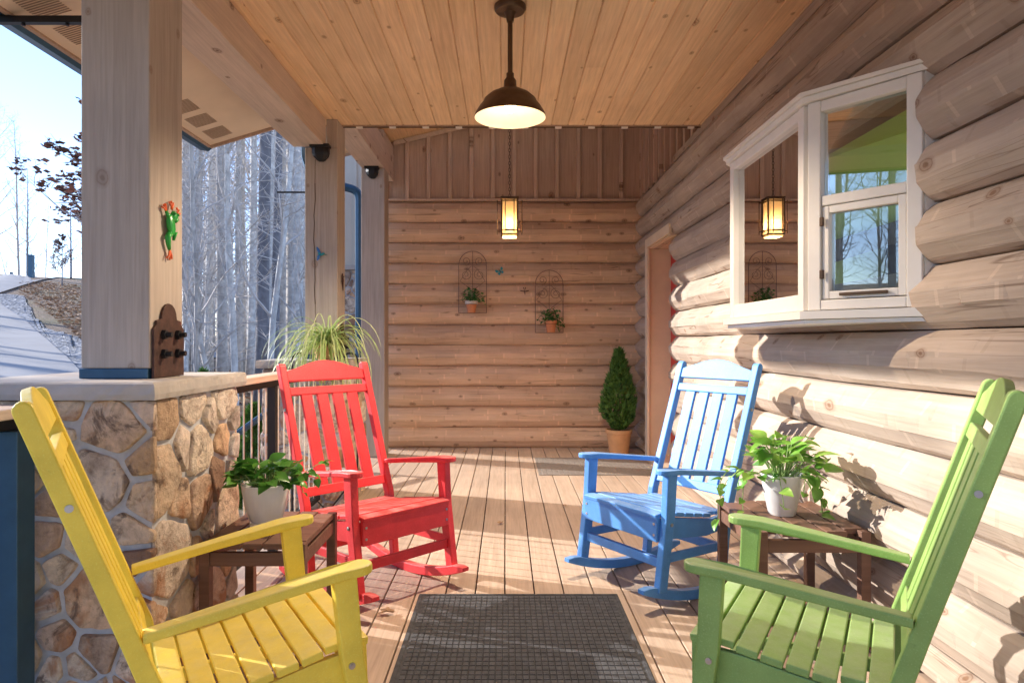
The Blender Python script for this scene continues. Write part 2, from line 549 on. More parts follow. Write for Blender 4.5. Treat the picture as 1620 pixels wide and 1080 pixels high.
def ray_ground(px, py, step=.1):
    """where the sight line of a photo pixel meets the terrain: used to survey the drive's edges"""
    y = 4.0
    while y < 90:
        x = (px - 800) * y / 1080; z = 1.2 - (py - 540) * y / 1080
        if z <= ground_z(x, y): break
        y += step
    return Vector((x, y, ground_z(x, y)))

bm = B()
def axis_vals(a, b, fine0, fine1, fs, cs):
    v = [a]
    while v[-1] < b:
        v.append(v[-1] + (fs if fine0 <= v[-1] < fine1 else cs))
    return v
xs = axis_vals(-160, 120, -44, 12, 1.0, 5)
ys = axis_vals(-60, 190, -2, 64, 1.0, 5)
grid = [[bm.verts.new((x, y, ground_z(x, y))) for y in ys] for x in xs]
for i in range(len(xs) - 1):
    for j in range(len(ys) - 1):
        bm.faces.new((grid[i][j], grid[i + 1][j], grid[i + 1][j + 1], grid[i][j + 1]))
tag(obj('ground', bm, M['ground'], smooth=True), kind='structure')

def strip(name, e0, e1, mat, lift, n=60, m_=10):
    """ribbon between two edge polylines draped on the terrain"""
    def samp(P, s):
        s *= len(P) - 1; i = min(int(s), len(P) - 2)
        return P[i].lerp(P[i + 1], s - i)
    bm = B()
    g = []
    for i in range(n + 1):
        a, b = samp(e0, i / n), samp(e1, i / n)
        if name == 'gravel_verge':
            a = a + Vector((.12, .12, 0)) * (noise.noise(Vector((i * .35, 0, 1))) + .5 * noise.noise(Vector((i * 1.1, 0, 4))))
        row = []
        for j in range(m_ + 1):
            p = a.lerp(b, j / m_)
            row.append(bm.verts.new((p.x, p.y, ground_z(p.x, p.y) + lift)))
        g.append(row)
    for i in range(n):
        for j in range(m_):
            bm.faces.new((g[i][j], g[i + 1][j], g[i + 1][j + 1], g[i][j + 1]))
    return tag(obj(name, bm, mat, smooth=True), kind='structure')
RG = ray_ground
near_hi = [RG(-60, 446), RG(-20, 468), RG(0, 480), RG(40, 508), RG(75, 540), RG(105, 567), RG(128, 592)]
near_hi.append(near_hi[-1] + (near_hi[-1] - near_hi[-3]) * 1.2)
near_lo = [Vector((p.x - 7, p.y - 5.0, 0)) for p in near_hi]
strip('driveway', near_hi, near_lo, M['concrete'], .05, n=80, m_=24)
up_hi = [RG(-140, 437), RG(-60, 436), RG(0, 437), RG(50, 436), RG(90, 434)]
up_lo = [RG(-140, 474), RG(-60, 468), RG(0, 465), RG(50, 449), RG(90, 440)]
dirn = (up_hi[-1] - up_hi[-2]).normalized()
up_hi.append(up_hi[-1] + Vector((9, 4, 0))); up_lo.append(up_lo[-1] + Vector((9, 4, 0)))
strip('road', up_hi, up_lo, M['concrete'], .06)
gr_hi = [RG(-20, 466), RG(10, 466), RG(36, 469), RG(44, 482), RG(52, 500), RG(72, 520), RG(100, 528), RG(128, 538)]
gr_hi.append(gr_hi[-1] + (gr_hi[-1] - gr_hi[-2]) * 1.2)
gr_lo = near_hi[1:]
strip('gravel_verge', gr_hi, gr_lo, M['gravel'], .03, n=80)

# fallen leaves on the bank and under the trees
bm = B()
r_ = random.Random(5)
for i in range(9000):
    if i % 2:
        px = r_.uniform(30, 200); y = r_.uniform(12, 34)
    else:
        px = r_.uniform(280, 480); y = r_.uniform(7, 30)
    x = (px - 800) * y / 1080
    z = ground_z(x, y) + r_.uniform(.0, .05)
    py_ = 540 + 1080 * (1.2 - z) / y
    if px < 150 and py_ > 466 + max(0, px - 36) * .75: continue
    if px < 150 and py_ < 446: continue
    s = r_.uniform(.04, .10)
    mt = Matrix.Translation((x, y, z)) @ Matrix.Rotation(r_.uniform(0, 6.28), 4, 'Z') @ Matrix.Rotation(r_.uniform(-.9, .9), 4, 'X')
    vs = [bm.verts.new(mt @ Vector(q)) for q in ((-s, 0, 0), (0, -s * .5, s * .2), (s, 0, 0), (0, s * .5, s * .25))]
    bm.faces.new(vs)
tag(obj('leaf_litter', bm, M['litter']), 'brown fallen leaves scattered over the bank and the forest floor', 'leaves', kind='stuff')

# ------------------------------------------------------------------ bare trees
def grow_tree(seed, H, r0, first, nb, nsub, ntw, lean=.02, blen=.32, up=.9, leaf=0, wander=.014, low_twigs=0):
    r = random.Random(seed)
    tr, cr, lf = B(), B(), B()
    pts, rad = [], []
    p = Vector((0, 0, -.3))
    d = Vector((r.uniform(-lean, lean), r.uniform(-lean, lean), 1))
    n = 14
    for i in range(n + 1):
        f = i / n
        pts.append(p.copy()); rad.append(max(.012, r0 * (1.0 + (.35 if i == 0 else 0)) * (1 - f) ** .8 + .01))
        d += Vector((r.uniform(-wander, wander), r.uniform(-wander, wander), 0))
        d.normalize()
        p = p + d * H / n
    add_tube(tr, pts, rad, 7, True)
    def along(P, f):
        s = f * (len(P) - 1); i = min(int(s), len(P) - 2)
        return P[i].lerp(P[i + 1], s - i)
    def limb(p0, d0, L, rr, seg, nseg, lift, mi=0):
        P, Q = [p0.copy()], [rr]
        d_ = d0.normalized(); q = p0.copy()
        for i in range(nseg):
            d_ = (d_ + Vector((r.uniform(-.28, .28), r.uniform(-.28, .28), r.uniform(-.12, .2) + lift))).normalized()
            q = q + d_ * L / nseg
            P.append(q.copy()); Q.append(max(.0035, rr * (1 - (i + 1) / nseg) + .003))
        add_tube(cr, P, Q, seg, False)
        return P
    for b in range(nb):
        f = first + (1 - first) * ((b + r.random()) / nb) ** .9
        p0 = along(pts, min(.985, f))
        az = r.uniform(0, 6.28)
        L = H * blen * (1.05 - f) ** .7 * r.uniform(.6, 1.15)
        d0 = Vector((math.cos(az), math.sin(az), r.uniform(.5, 1.2) * up))
        P = limb(p0, d0, L, r0 * .38 * (1.1 - f) + .008, 4, 6, .08)
        for s in range(nsub):
            fs = .25 + .75 * (s + r.random()) / nsub
            q0 = along(P, min(.99, fs))
            dd = Vector((r.uniform(-1, 1), r.uniform(-1, 1), r.uniform(-.1, 1.0)))
            P2 = limb(q0, dd, L * r.uniform(.25, .5), r0 * .10 * (1.1 - f) + .005, 3, 4, .05)
            for k in range(ntw):
                t0 = along(P2, r.uniform(.2, 1))
                dd = Vector((r.uniform(-1, 1), r.uniform(-1, 1), r.uniform(-.3, 1.0)))
                P3 = limb(t0, dd, L * r.uniform(.08, .22), .005, 3, 2, .0)
                for q in range(leaf):
                    c = along(P3, r.random()) + Vector((r.uniform(-.1, .1), r.uniform(-.1, .1), r.uniform(-.15, .02)))
                    s_ = r.uniform(.07, .13)
                    mt = Matrix.Translation(c) @ Matrix.Rotation(r.uniform(0, 6.28), 4, 'Z') @ Matrix.Rotation(r.uniform(-1.5, 1.5), 4, 'X')
                    lf.faces.new([lf.verts.new(mt @ Vector(v)) for v in ((-s_, 0, 0), (-s_ * .2, -s_ * .55, 0), (s_, 0, 0), (s_ * .2, s_ * .55, 0))])
    for k in range(low_twigs):
        f = r.uniform(.03, first)
        p0 = along(pts, f); az = r.uniform(0, 6.28)
        P = limb(p0, Vector((math.cos(az), math.sin(az), r.uniform(-.1, .7))), r.uniform(.6, 2.6), .012, 3, 5, .02)
        for s in range(5):
            limb(along(P, r.uniform(.2, 1)), Vector((r.uniform(-1, 1), r.uniform(-1, 1), r.uniform(-.2, 1))), r.uniform(.3, 1.0), .006, 3, 3, 0)
    return tr, cr, lf

def tree_proto(name, label, seed, bark, twig='twig', leafm=None, **kw):
    th = thing(name, label, 'tree')
    tr, cr, lf = grow_tree(seed, leaf=(kw.pop('leaf', 0)), **kw)
    obj('trunk', tr, M[bark], th, smooth=True)
    crown = obj('crown', cr, M[twig], th)
    if leafm:
        obj('foliage', lf, M[leafm], crown)
    else:
        lf.free()
    return th

protos = [
    tree_proto('bare_tree', '', 11, 'bark', H=24, r0=.17, first=.38, nb=26, nsub=6, ntw=4, low_twigs=24),
    tree_proto('bare_tree', '', 12, 'bark', H=21, r0=.12, first=.30, nb=26, nsub=6, ntw=4, low_twigs=26),
    tree_proto('bare_tree', '', 13, 'bark_white', H=23, r0=.13, first=.42, nb=22, nsub=6, ntw=4, low_twigs=12),
    tree_proto('bare_tree', '', 14, 'bark_dark', H=25, r0=.14, first=.45, nb=24, nsub=7, ntw=4, low_twigs=18),
    tree_proto('bare_tree', '', 15, 'bark', 'twig', H=9, r0=.05, first=.12, nb=26, nsub=6, ntw=4, blen=.30, up=1.3, wander=.08),
    tree_proto('bare_tree', '', 16, 'bark_white', 'twig', H=12, r0=.06, first=.2, nb=26, nsub=5, ntw=4, blen=.25, up=1.3, wander=.06),
]
kinds = ['tall grey-barked bare tree', 'slim grey bare tree', 'pale white-barked bare tree', 'thick dark-barked bare tree',
         'twiggy bare understorey sapling', 'slender pale sapling']
tr_rng = random.Random(21)
spots = []
# the big trunks one can pick out between the two posts, then the wood behind
for px, y, k in ((412, 17, 3), (433, 19, 3), (461, 21, 0), (448, 26, 2), (396, 24, 2), (377, 22, 1), (352, 20, 0), (330, 25, 2), (311, 18, 1), (298, 23, 0),
                 (341, 15, 4), (372, 14, 5), (322, 13, 4), (455, 15, 4), (425, 13, 5), (470, 17, 2), (293, 16, 5)):
    spots.append((px, y, k))
for i in range(44):
    y = 22 + 42 * (i / 44) + tr_rng.uniform(-2, 2)
    spots.append((tr_rng.uniform(255, 500), y, tr_rng.choice([0, 1, 1, 2, 2, 3, 4, 5, 0])))
# the wood goes on behind the house wing
for i in range(14):
    spots.append((tr_rng.uniform(500, 640), tr_rng.uniform(24, 50), tr_rng.choice([0, 1, 2])))
side_words = [(306, 'beside the near stone pillar'), (345, 'left of the middle of the wood'), (390, 'in the middle of the wood'), (430, 'to the right in the wood'), (480, 'by the middle porch post'), (900, 'behind the middle porch post')]
used = {}
first_use = {}
def put_tree(x, y, k, label, group, sc=1.0, rot=None, proto=None):
    src = protos[k] if proto is None else proto
    if id(src) not in first_use:
        first_use[id(src)] = 1
        c = src
    else:
        c = copy_tree(src)
    c.location = (x, y, ground_z(x, y))
    c.rotation_euler = (0, 0, tr_rng.uniform(0, 6.28) if rot is None else rot)
    c.scale = (sc, sc, sc)
    tag(c, label, 'tree', group)
    return c
spots.sort(key=lambda s: s[1])
ORD = ['nearest', 'second nearest', 'third nearest', 'fourth nearest', 'fifth nearest', 'sixth nearest', 'seventh nearest', 'eighth nearest', 'ninth nearest', 'tenth nearest',
       'eleventh nearest', 'twelfth nearest', 'thirteenth nearest', 'fourteenth nearest', 'fifteenth nearest', 'sixteenth nearest']
for px, y, k in spots:
    x = (px - 800) * y / 1080
    wd = [s for lim, s in side_words if px < lim][0]
    n_ = used.get((k, wd), 0)
    used[(k, wd)] = n_ + 1
    lab = '%s, %s of its kind %s' % (kinds[k], ORD[min(n_, 15)], wd)
    put_tree(x, y, k, lab, 'bare trees in the wood beyond the railing', tr_rng.uniform(.85, 1.15))

# far woods read as one mass
bm = B()
r_ = random.Random(31)
for i in range(110):
    y = r_.uniform(60, 110); px = r_.uniform(150, 700)
    if px < 280: y = r_.uniform(75, 120)
    x = (px - 800) * y / 1080
    z = ground_z(x, y); h = r_.uniform(14, 22)
    lx, ly = r_.uniform(-.4, .4), r_.uniform(-.4, .4)
    add_tube(bm, [(x, y, z - .5), (x + lx * .5, y + ly * .5, z + h * .5), (x + lx, y + ly, z + h)], [r_.uniform(.08, .2), .09, .02], 4, False)
    for b in range(9):
        f = r_.uniform(.1, 1); a = r_.uniform(0, 6.28); L = r_.uniform(1, 4)
        p0 = Vector((x + lx * f, y + ly * f, z + h * f))
        p1 = p0 + Vector((math.cos(a) * L * .5, math.sin(a) * L * .5, L * .5))
        p2 = p1 + Vector((math.cos(a) * L * .3, math.sin(a) * L * .4, L * .7))
        add_tube(bm, [p0, p1, p2], [.05, .03, .012], 3, False)
tag(obj('far_woods', bm, M['bark']), 'mass of bare far-off trees closing the view behind the wood', 'woods', kind='stuff')

# trees on the hilltop left of the near post
hill_trees = [(-14, 42, 0, .62, 'leftmost bare hilltop tree, spreading crown against the blue sky'),
              (30, 45, 1, .66, 'bare hilltop tree just left of the dark drive-side post'),
              (44, 50, 0, .50, 'bare hilltop tree with fine twigs behind the dark drive-side post'),
              (72, 55, 1, .45, 'small slim bare tree on the hilltop right of the dark drive-side post'),
              (112, 50, 0, .42, 'bare hilltop tree half hidden by the near porch post'),
              (16, 58, 4, .8, 'far low bare tree on the skyline at the left edge'),
              (60, 60, 4, .8, 'far low bare tree on the skyline between the hilltop trees')]
hp = [tree_proto('bare_tree', '', 41, 'bark_dark', H=18, r0=.2, first=.22, nb=26, nsub=6, ntw=5, blen=.42, up=.8),
      tree_proto('bare_tree', '', 42, 'bark', H=17, r0=.12, first=.15, nb=28, nsub=6, ntw=4, blen=.25, up=1.6)]
for px, y, k, sc, lab in hill_trees:
    x = (px - 800) * y / 1080
    put_tree(x, y, k, lab, 'bare trees on the hilltop', sc * (1 if k < 2 else 1), proto=hp[k] if k < 2 else protos[4])
# oaks that kept their dead leaves
oak = tree_proto('oak_tree', '', 51, 'bark_dark', 'twig', 'oakleaf', H=8.5, r0=.10, first=.22, nb=32, nsub=7, ntw=4, blen=.38, up=.3, leaf=4)
y = 17; x = (172 - 800) * y / 1080
put_tree(x, y, 0, 'oak with dark dead leaves reaching out left of the near porch post', 'oaks with dead leaves', .86, 1.0, proto=oak)
oak2 = copy_tree(oak); y = 33; x = (98 - 800) * y / 1080
oak2.location = (x, y, ground_z(x, y)); oak2.scale = (.30, .30, .30); oak2.rotation_euler = (0, 0, 4.2)
tag(oak2, 'small spreading oak with dark leaves on the crest of the bank', 'tree', 'oaks with dead leaves')
# trees beside the drive, out of the frame: they throw the streaks on the concrete and are mirrored in the bay window
r_ = random.Random(77)
for i, (x, y) in enumerate([(-19, 14), (-24, 17.5), (-27, 12), (-31, 21), (-22, 9.5), (-17, 2.5), (-20, -1), (-23, 4), (-15.5, -4), (-26, 0), (-29, 5), (-18, 6),
                            (-14, 1), (-15, -2.5), (-16.5, 3.6), (-13.5, -1), (-21, 1.5), (-24, 2.8), (-19, 0.6), (-14.5, 4.6), (-27, 2), (-32, 3), (-22, -3), (-13, 3)] +
                            [(-12.5 - .9 * k, [-2.5, 1.2, 4, -.6, 2.6][k % 5] + .21 * k) for k in range(14)] +
                            [(-21, 22.5), (-25, 25.5), (-28, 22), (-21, 18.6), (-29, 27), (-25, 19)]):
    put_tree(x, y, [1, 0, 2, 0, 1, 1, 0, 2, 1, 3, 0, 1, 4, 2, 5, 1, 3, 0, 4, 5, 2, 1, 0, 4, 4, 5, 4, 5, 4, 5, 4, 4, 5, 4, 5, 4, 5, 4, 1, 0, 1, 2, 0, 1][i], 'bare tree %s' % ['beyond the drive outside the frame', 'beside the drive, seen in the bay window glass'][5 <= i < 42], 'bare trees beside the drive', r_.uniform(.6, .8))

# posts by the drive
def drive_post(px, y, h, wd, label):
    x = (px - 800) * y / 1080
    bm = B()
    add_box(bm, -wd / 2, wd / 2, -wd / 2, wd / 2, -.3, h, bev=.01)
    add_prism(bm, [(-wd * .55, h), (wd * .55, h), (wd * .3, h + .05), (-wd * .3, h + .05)], -wd * .55, wd * .55)
    tag(obj('bollard', bm, M['gutter'], loc=(x, y, ground_z(x, y))), label, 'bollard', 'dark posts beside the upper drive')
drive_post(49.5, 36, 1.15, .22, 'dark blue square post standing beside the upper drive')
drive_post(18, 44, .75, .14, 'short far dark post at the left edge of the upper drive')

# ------------------------------------------------------------------ porch: deck
bm = B()
p_, gap = .1415, .0065
k0, k1 = -11, 11
for k in range(k0, k1):
    y = -2.6
    x0 = -.004 + k * p_ + gap / 2; x1 = x0 + p_ - gap
    if x0 < -1.5: continue
    add_box(bm, x0, x1, -2.6, 7.8, -.025, 0, bev=.0025)
deck = obj('deck', bm, M['deck'])
tag(deck, kind='structure')
bm = B()
for y in [i * .4 - 2.4 for i in range(26)]:
    add_box(bm, -1.5, 1.6, y, y + .04, -.2, -.026)
add_box(bm, -1.54, -1.505, -2.6, 7.9, -.24, -.001)
obj('deck_joists', bm, M['brownwall'], deck)

# ------------------------------------------------------------------ log walls
PROFILE = [(-.040, 0.0), (.004, .010), (.032, .10), (.064, .33), (.069, .37), (.070, .59), (.064, .64), (.032, .86), (.004, .975), (-.040, 1.0)]
def log_course(bm, axis, face, sgn, z0, z1, a0, a1, seed, amp=.0035):
    """one hewn log along an axis ('y': wall of the right side, 'x': back wall)"""
    r = random.Random(seed)
    n = max(2, int((a1 - a0) / .018))
    rows = []
    H = z1 - z0
    for pi, (d, f) in enumerate(PROFILE):
        offs = []
        nxt = a0 + r.uniform(.1, .5); cur = r.uniform(-1, 1); curz = r.uniform(-1, 1)
        tgt, tgz = cur, curz
        row = []
        for i in range(n + 1):
            a = a0 + (a1 - a0) * i / n
            if a > nxt:
                tgt, tgz = r.uniform(-1, 1), r.uniform(-1, 1); nxt = a + r.uniform(.16, .6)
            cur += (tgt - cur) * .92; curz += (tgz - curz) * .35
            edge = pi in (0, len(PROFILE) - 1)
            dd = d + (0 if edge else cur * amp + .004 * noise.noise(Vector((a * 1.3, pi * .6, seed * 1.7))))
            zz = z0 + f * H + (0 if edge else (curz * .004 + .006 * noise.noise(Vector((a * .9, pi, seed * 3.3)))))
            row.append((face + sgn * dd, a, zz) if axis == 'y' else (a, face + sgn * dd, zz))
        rows.append([bm.verts.new(c) for c in row])
    lay = bm.loops.layers.color.get('hew') or bm.loops.layers.color.new('hew')
    for pi, (r0, r1) in enumerate(zip(rows, rows[1:])):
        cuts = r.uniform(.1, .5) + a0; tone = r.uniform(.3, .7)
        for i in range(n):
            f = bm.faces.new((r0[i], r0[i + 1], r1[i + 1], r1[i]))
            a = a0 + (a1 - a0) * i / n
            val = tone
            if a > cuts:
                cuts = a + r.uniform(.18, .62); tone = r.uniform(.3, .7); val = r.choice([.0, 1.0])
            for lp in f.loops: lp[lay] = (val, val, val, 1)
    # closed ends and back
    for idx in (0, n):
        col_ = [rw[idx] for rw in rows]
        back = [bm.verts.new((c.co.x - sgn * .09 if axis == 'y' else c.co.x, c.co.y if axis == 'y' else c.co.y - sgn * .09, c.co.z)) for c in (col_[0], col_[-1])]
        bm.faces.new(col_ + [back[1], back[0]])

XJ = 1.53; YJ = 7.73
logwall = thing('log_wall', 'stained log wall with bay window and red door along the right of the porch', 'wall', (XJ, 3, 0))
def lobj(name, bm, mat, parent, **k):
    """mesh given in world coordinates under a parent that has only a location"""
    o = obj(name, bm, mat, parent, **k)
    for v in o.data.vertices: v.co -= parent.location if parent.parent is None else parent.parent.location
    return o
zr = [0.002] + [1.47 + .2255 * (k - 6) for k in range(0, 13)]
bm = B()
for i in range(len(zr) - 1):
    z0, z1 = zr[i], zr[i + 1] - .001
    segs = [(-1.6, 7.73)]
    if z1 < 2.18:
        segs = [(-1.6, 6.11), (7.06, 7.73)]
    if 1.46 < z0 and z1 < 2.15:
        segs = [(-1.6, 2.435), (4.05, 6.11), (7.06, 7.73)]
    for s, (a, b) in enumerate(segs):
        log_course(bm, 'y', XJ, -1, z0, z1, a, b, i * 7 + s * 101 + 3)
lobj('log_siding', bm, M['log'], logwall)
bm = B()
# board and batten above the logs, at the tall rear bay
add_box(bm, 1.56, 1.62, 5.2, 7.9, 2.82, 4.4)
lobj('board_siding', bm, M['board'], logwall)
bm = B()
for k in range(11):
    y = 5.3 + k * .2415
    add_box(bm, 1.515, 1.558, y, y + .045, 2.83, 4.4, bev=.003)
lobj('batten', bm, M['batten'], logwall)
bm = B()
add_box(bm, 1.50, 1.66, -1.6, 6.11, 2.80, 2.858)
lobj('top_plate', bm, M['log'], logwall)
# sheathing behind the logs keeps daylight out of the joints
bm = B()
for a, b, z0, z1 in ((-1.6, 2.47, 0, 2.86), (2.47, 4.05, 0, 1.47), (2.47, 4.05, 2.1465, 2.86), (4.05, 6.11, 0, 2.86), (6.11, 7.06, 2.25, 2.86), (7.06, 7.73, 0, 2.86)):
    add_box(bm, 1.56, 1.64, a, b, z0, z1)
lobj('sheathing', bm, M['brownwall'], logwall)

# door in the right wall
door = lobj('door', B(), M['red_door'], logwall)
bpy.data.objects.remove(door)
bm = B()
add_box(bm, 1.70, 1.745, 6.12, 7.03, .03, 2.12)
for z0, z1 in ((.2, .95), (1.1, 1.95)):
    for y0, y1 in ((6.22, 6.53), (6.62, 6.93)):
        add_box(bm, 1.685, 1.6995, y0, y1, z0, z1, bev=.006)
door = lobj('door', bm, M['red_door'], logwall)
bm = B()
add_box(bm, 1.665, 1.699, 6.16, 6.20, .98, 1.14, bev=.005)
add_tube(bm, [(1.68, 6.18, 1.08), (1.63, 6.18, 1.08), (1.63, 6.30, 1.075)], .010, 8)
o = lobj('door_handle', bm, M['black_metal'], door)
bm = B()
add_box(bm, 1.475, 1.75, 7.032, 7.058, 0, 2.15)                # far jamb
add_box(bm, 1.57, 1.75, 6.112, 6.138, 0, 2.15)                # near jamb
add_box(bm, 1.475, 1.75, 6.112, 7.058, 2.152, 2.18)           # head
add_box(bm, 1.445, 1.472, 6.98, 7.085, 0, 2.25, bev=.003)         # far casing
add_box(bm, 1.445, 1.472, 6.05, 6.979, 2.16, 2.25, bev=.003)
add_box(bm, 1.44, 1.75, 6.14, 7.03, 0.001, .03)
lobj('door_casing', bm, M['trim_peach'], logwall)
bm = B()
add_box(bm, 1.76, 1.78, 5.9, 7.4, 0, 2.4)
lobj('dark_hall', bm, M['brownwall'], logwall)

# bay window
bay = thing('tmp', '', '')
bpy.data.objects.remove(bay)
def seg_mat(p, q):
    d = Vector((q[0] - p[0], q[1] - p[1], 0)); L = d.length; d.normalize()
    n = Vector((d.y, -d.x, 0))
    mt = Matrix(((d.x, n.x, 0, p[0]), (d.y, n.y, 0, p[1]), (0, 0, 1, 0), (0, 0, 0, 1)))
    return mt, L
P0, P1, P2, P3 = (1.515, 2.455), (1.256, 2.80), (1.256, 3.72), (1.515, 4.08)
ZB, ZT = 1.325, 2.165
bm = B()      # frame
for (p, q) in ((P0, P1), (P1, P2), (P2, P3)):
    mt, L = seg_mat(p, q)
    wv = .055
    add_box(bm, 0.001, wv, -.035, .035, ZB, ZT, mt, .004)
    add_box(bm, L - wv, L - .001, -.035, .035, ZB, ZT, mt, .004)
    add_box(bm, wv, L - wv, -.033, .033, ZT - .045, ZT - .001, mt, .004)
    add_box(bm, wv, L - wv, -.033, .033, ZB + .001, ZB + (.04 if p is P0 else .07), mt, .004)
mt, L = seg_mat(P0, P1)
add_box(bm, .056, L - .056, -.03, .03, 1.742, 1.782, mt, .004)
win_parts = bm
add_box(bm, 1.50, 1.66, 2.437, 2.475, ZB - .02, ZT + .02)
add_box(bm, 1.50, 1.66, 4.06, 4.10, ZB - .02, ZT + .02)
window = lobj('bay_window', bm, M['trim_white'], logwall)
def wsub(name, bm, mat, **k):
    return lobj(name, bm, mat, window, **k)
bm = B()
def bay_plan(o, z0, z1):
    pts = [(1.56, P0[1] - o * .9), (P0[0] - .01, P0[1] - o * .9), (P1[0] - o, P1[1] - o * .45), (P2[0] - o, P2[1] + o * .45), (P3[0] - .01, P3[1] + o * .9), (1.56, P3[1] + o * .9)]
    a = [bm.verts.new((x, y, z0)) for x, y in pts]
    b = [bm.verts.new((x, y, z1)) for x, y in pts]
    bm.faces.new(a); bm.faces.new(b[::-1])
    for i in range(6):
        bm.faces.new((a[i], b[i], b[(i + 1) % 6], a[(i + 1) % 6]))
bay_plan(.048, 2.167, 2.190)
bay_plan(.062, 2.192, 2.207)
wsub('head_board', bm, M['trim_white'])
bm = B()
bay_plan(.062, 1.290, 1.322)
bay_plan(.04, 1.272, 1.288)
wsub('sill', bm, M['trim_white'])
bm = B()
for (p, q) in ((P1, P2), (P2, P3)):
    mt, L = seg_mat(p, q)
    add_box(bm, .056, L - .056, -.004, .004, ZB + .071, ZT - .046, mt)
wsub('pane', bm, M['glass'])
bm = B()
mt, L = seg_mat(P0, P1)
add_box(bm, .056, L - .056, -.004, .004, 1.783, ZT - .046, mt)
wsub('pane', bm, M['glass'])
bm = B()      # lower casement
a0, a1, b0, b1 = .058, L - .058, ZB + .044, 1.739
add_box(bm, a0, a0 + .028, -.027, .022, b0, b1, mt, .003)
add_box(bm, a1 - .028, a1, -.027, .022, b0, b1, mt, .003)
add_box(bm, a0 + .028, a1 - .028, -.026, .021, b0, b0 + .03, mt, .003)
add_box(bm, a0 + .028, a1 - .028, -.026, .021, b1 - .028, b1, mt, .003)
wsub('casement_sash', bm, M['trim_white'])
bm = B()
add_box(bm, a0 + .029, a1 - .029, -.004, .004, b0 + .031, b1 - .029, mt)
wsub('pane', bm, M['glass'])
bm = B()
for z in (1.45, 1.66):
    add_box(bm, L - .07, L - .055, -.045, -.034, z, z + .035, mt, .002)
    add_box(bm, L - .07, L - .055, .034, .045, z, z + .035, mt, .002)
add_box(bm, .12, .30, .023, .035, b0 + .01, b0 + .022, mt, .002)
add_box(bm, .12, .30, -.040, -.028, b0 + .01, b0 + .022, mt, .002)
wsub('casement_hardware', bm, M['bronze'])

# room behind the window
room = thing('interior_room', 'lime green room seen through the bay window glass', 'room', (3, 4, 0))
bm = B()
add_box(bm, 1.66, 5.6, 6.3, 6.4, 0, 3.6)
add_box(bm, 1.66, 5.6, .6, .7, 0, 3.6)
add_box(bm, 5.6, 5.7, .7, 6.3, 0, .5)
lobj('wall', bm, M['lime'], room)
bm = B()
add_prism(bm, [(1.66, 2.45), (1.66, 2.5), (5.7, 3.9), (5.7, 3.8)], .6, 6.4)
lobj('ceiling', bm, M['lime'], room)
bm = B()
add_box(bm, 1.66, 5.7, .6, 6.4, .0, .04)
lobj('floor', bm, M['deck'], room)
bm = B()
add_prism(bm, [(2.6, 2.0), (5.5, 2.9), (5.5, 2.7), (2.6, 1.8)], 6.1, 6.28)
add_box(bm, 3.5, 3.66, 6.1, 6.29, .04, 2.1)
lobj('timber_truss', bm, M['brownwall'], room)

# back wall
backwall = thing('log_wall', 'log wall with board and batten gable closing the far end of the porch', 'wall', (0, YJ, 0))
bm = B()
for k in range(12):
    z0, z1 = .2315 * k + .002, .2315 * (k + 1) + .001
    log_course(bm, 'x', YJ, -1, z0, z1, -1.42, 1.56, 500 + k)
lobj('log_siding', bm, M['log_x'], backwall)
bm = B()
add_box(bm, -1.45, 1.7, YJ + .02, YJ + .1, -.02, 2.79)
for k in range(-6, 8):
    x = -.145 + k * .2415
    add_box(bm, max(-1.45, x + .001), min(1.7, x + .2405), YJ, YJ + .1, 2.80, 4.5)
lobj('board_siding', bm, M['board'], backwall)
bm = B()
for k in range(-5, 8):
    x = -.145 + k * .2415
    add_box(bm, x - .022, x + .022, YJ - .036, YJ - .002, 2.81, 4.5, bev=.003)
add_box(bm, -1.42, 1.56, YJ - .055, YJ - .002, 2.782, 2.806, bev=.004)
lobj('batten', bm, M['batten'], backwall)

# ------------------------------------------------------------------ roof and beams
roof = thing('porch_roof', 'porch roof with pine plank ceiling and pale vented soffit', 'roof', (0, 2, 2.86))
bm = B()
CZ = 2.86
pw = .1265
x = -1.42
i = 0
while x < 1.62:
    # plank with eased edges, butt joint somewhere along it
    r_ = random.Random(i * 3 + 1)
    cut = r_.uniform(.5, 4.6)
    for (a, b) in ((-2.0, cut), (cut + .0015, 5.24)):
        add_prism(bm, [(x + .0008, CZ + .02), (x + .0008, CZ + .006), (x + .006, CZ), (x + pw - .006, CZ), (x + pw - .0008, CZ + .006), (x + pw - .0008, CZ + .02)], a, b)
    x += pw; i += 1
lobj('ceiling_plank', bm, M['ceil'], roof)
bm = B()
add_box(bm, -1.62, 1.7, -2.0, 5.238, CZ + .022, CZ + .12)
add_box(bm, -1.42, 1.60, 5.242, 5.262, CZ - .008, CZ + .12)
lobj('roof_deck', bm, M['board'], roof)
# pitched soffit outside the beam
ex, ez = -2.25, 2.694
ix, iz = -1.56, 2.694 + .3 * .69
bm = B()
add_prism(bm, [(ex, ez), (ix, iz), (ix, iz + .03), (ex, ez + .03)], -2.0, 5.2)
lobj('soffit', bm, M['soffit'], roof)
bm = B()
add_prism(bm, [(ex - .025, ez - .012), (ex - .001, ez - .012), (ex - .001, ez + .16), (ex - .025, ez + .16)], -2.0, 5.225)
add_prism(bm, [(ex, ez - .02), (ix + .0, iz - .02), (ix + .0, iz + .16), (ex, ez + .16)], 5.203, 5.225)
lobj('fascia', bm, M['board'], roof)
bm = B()
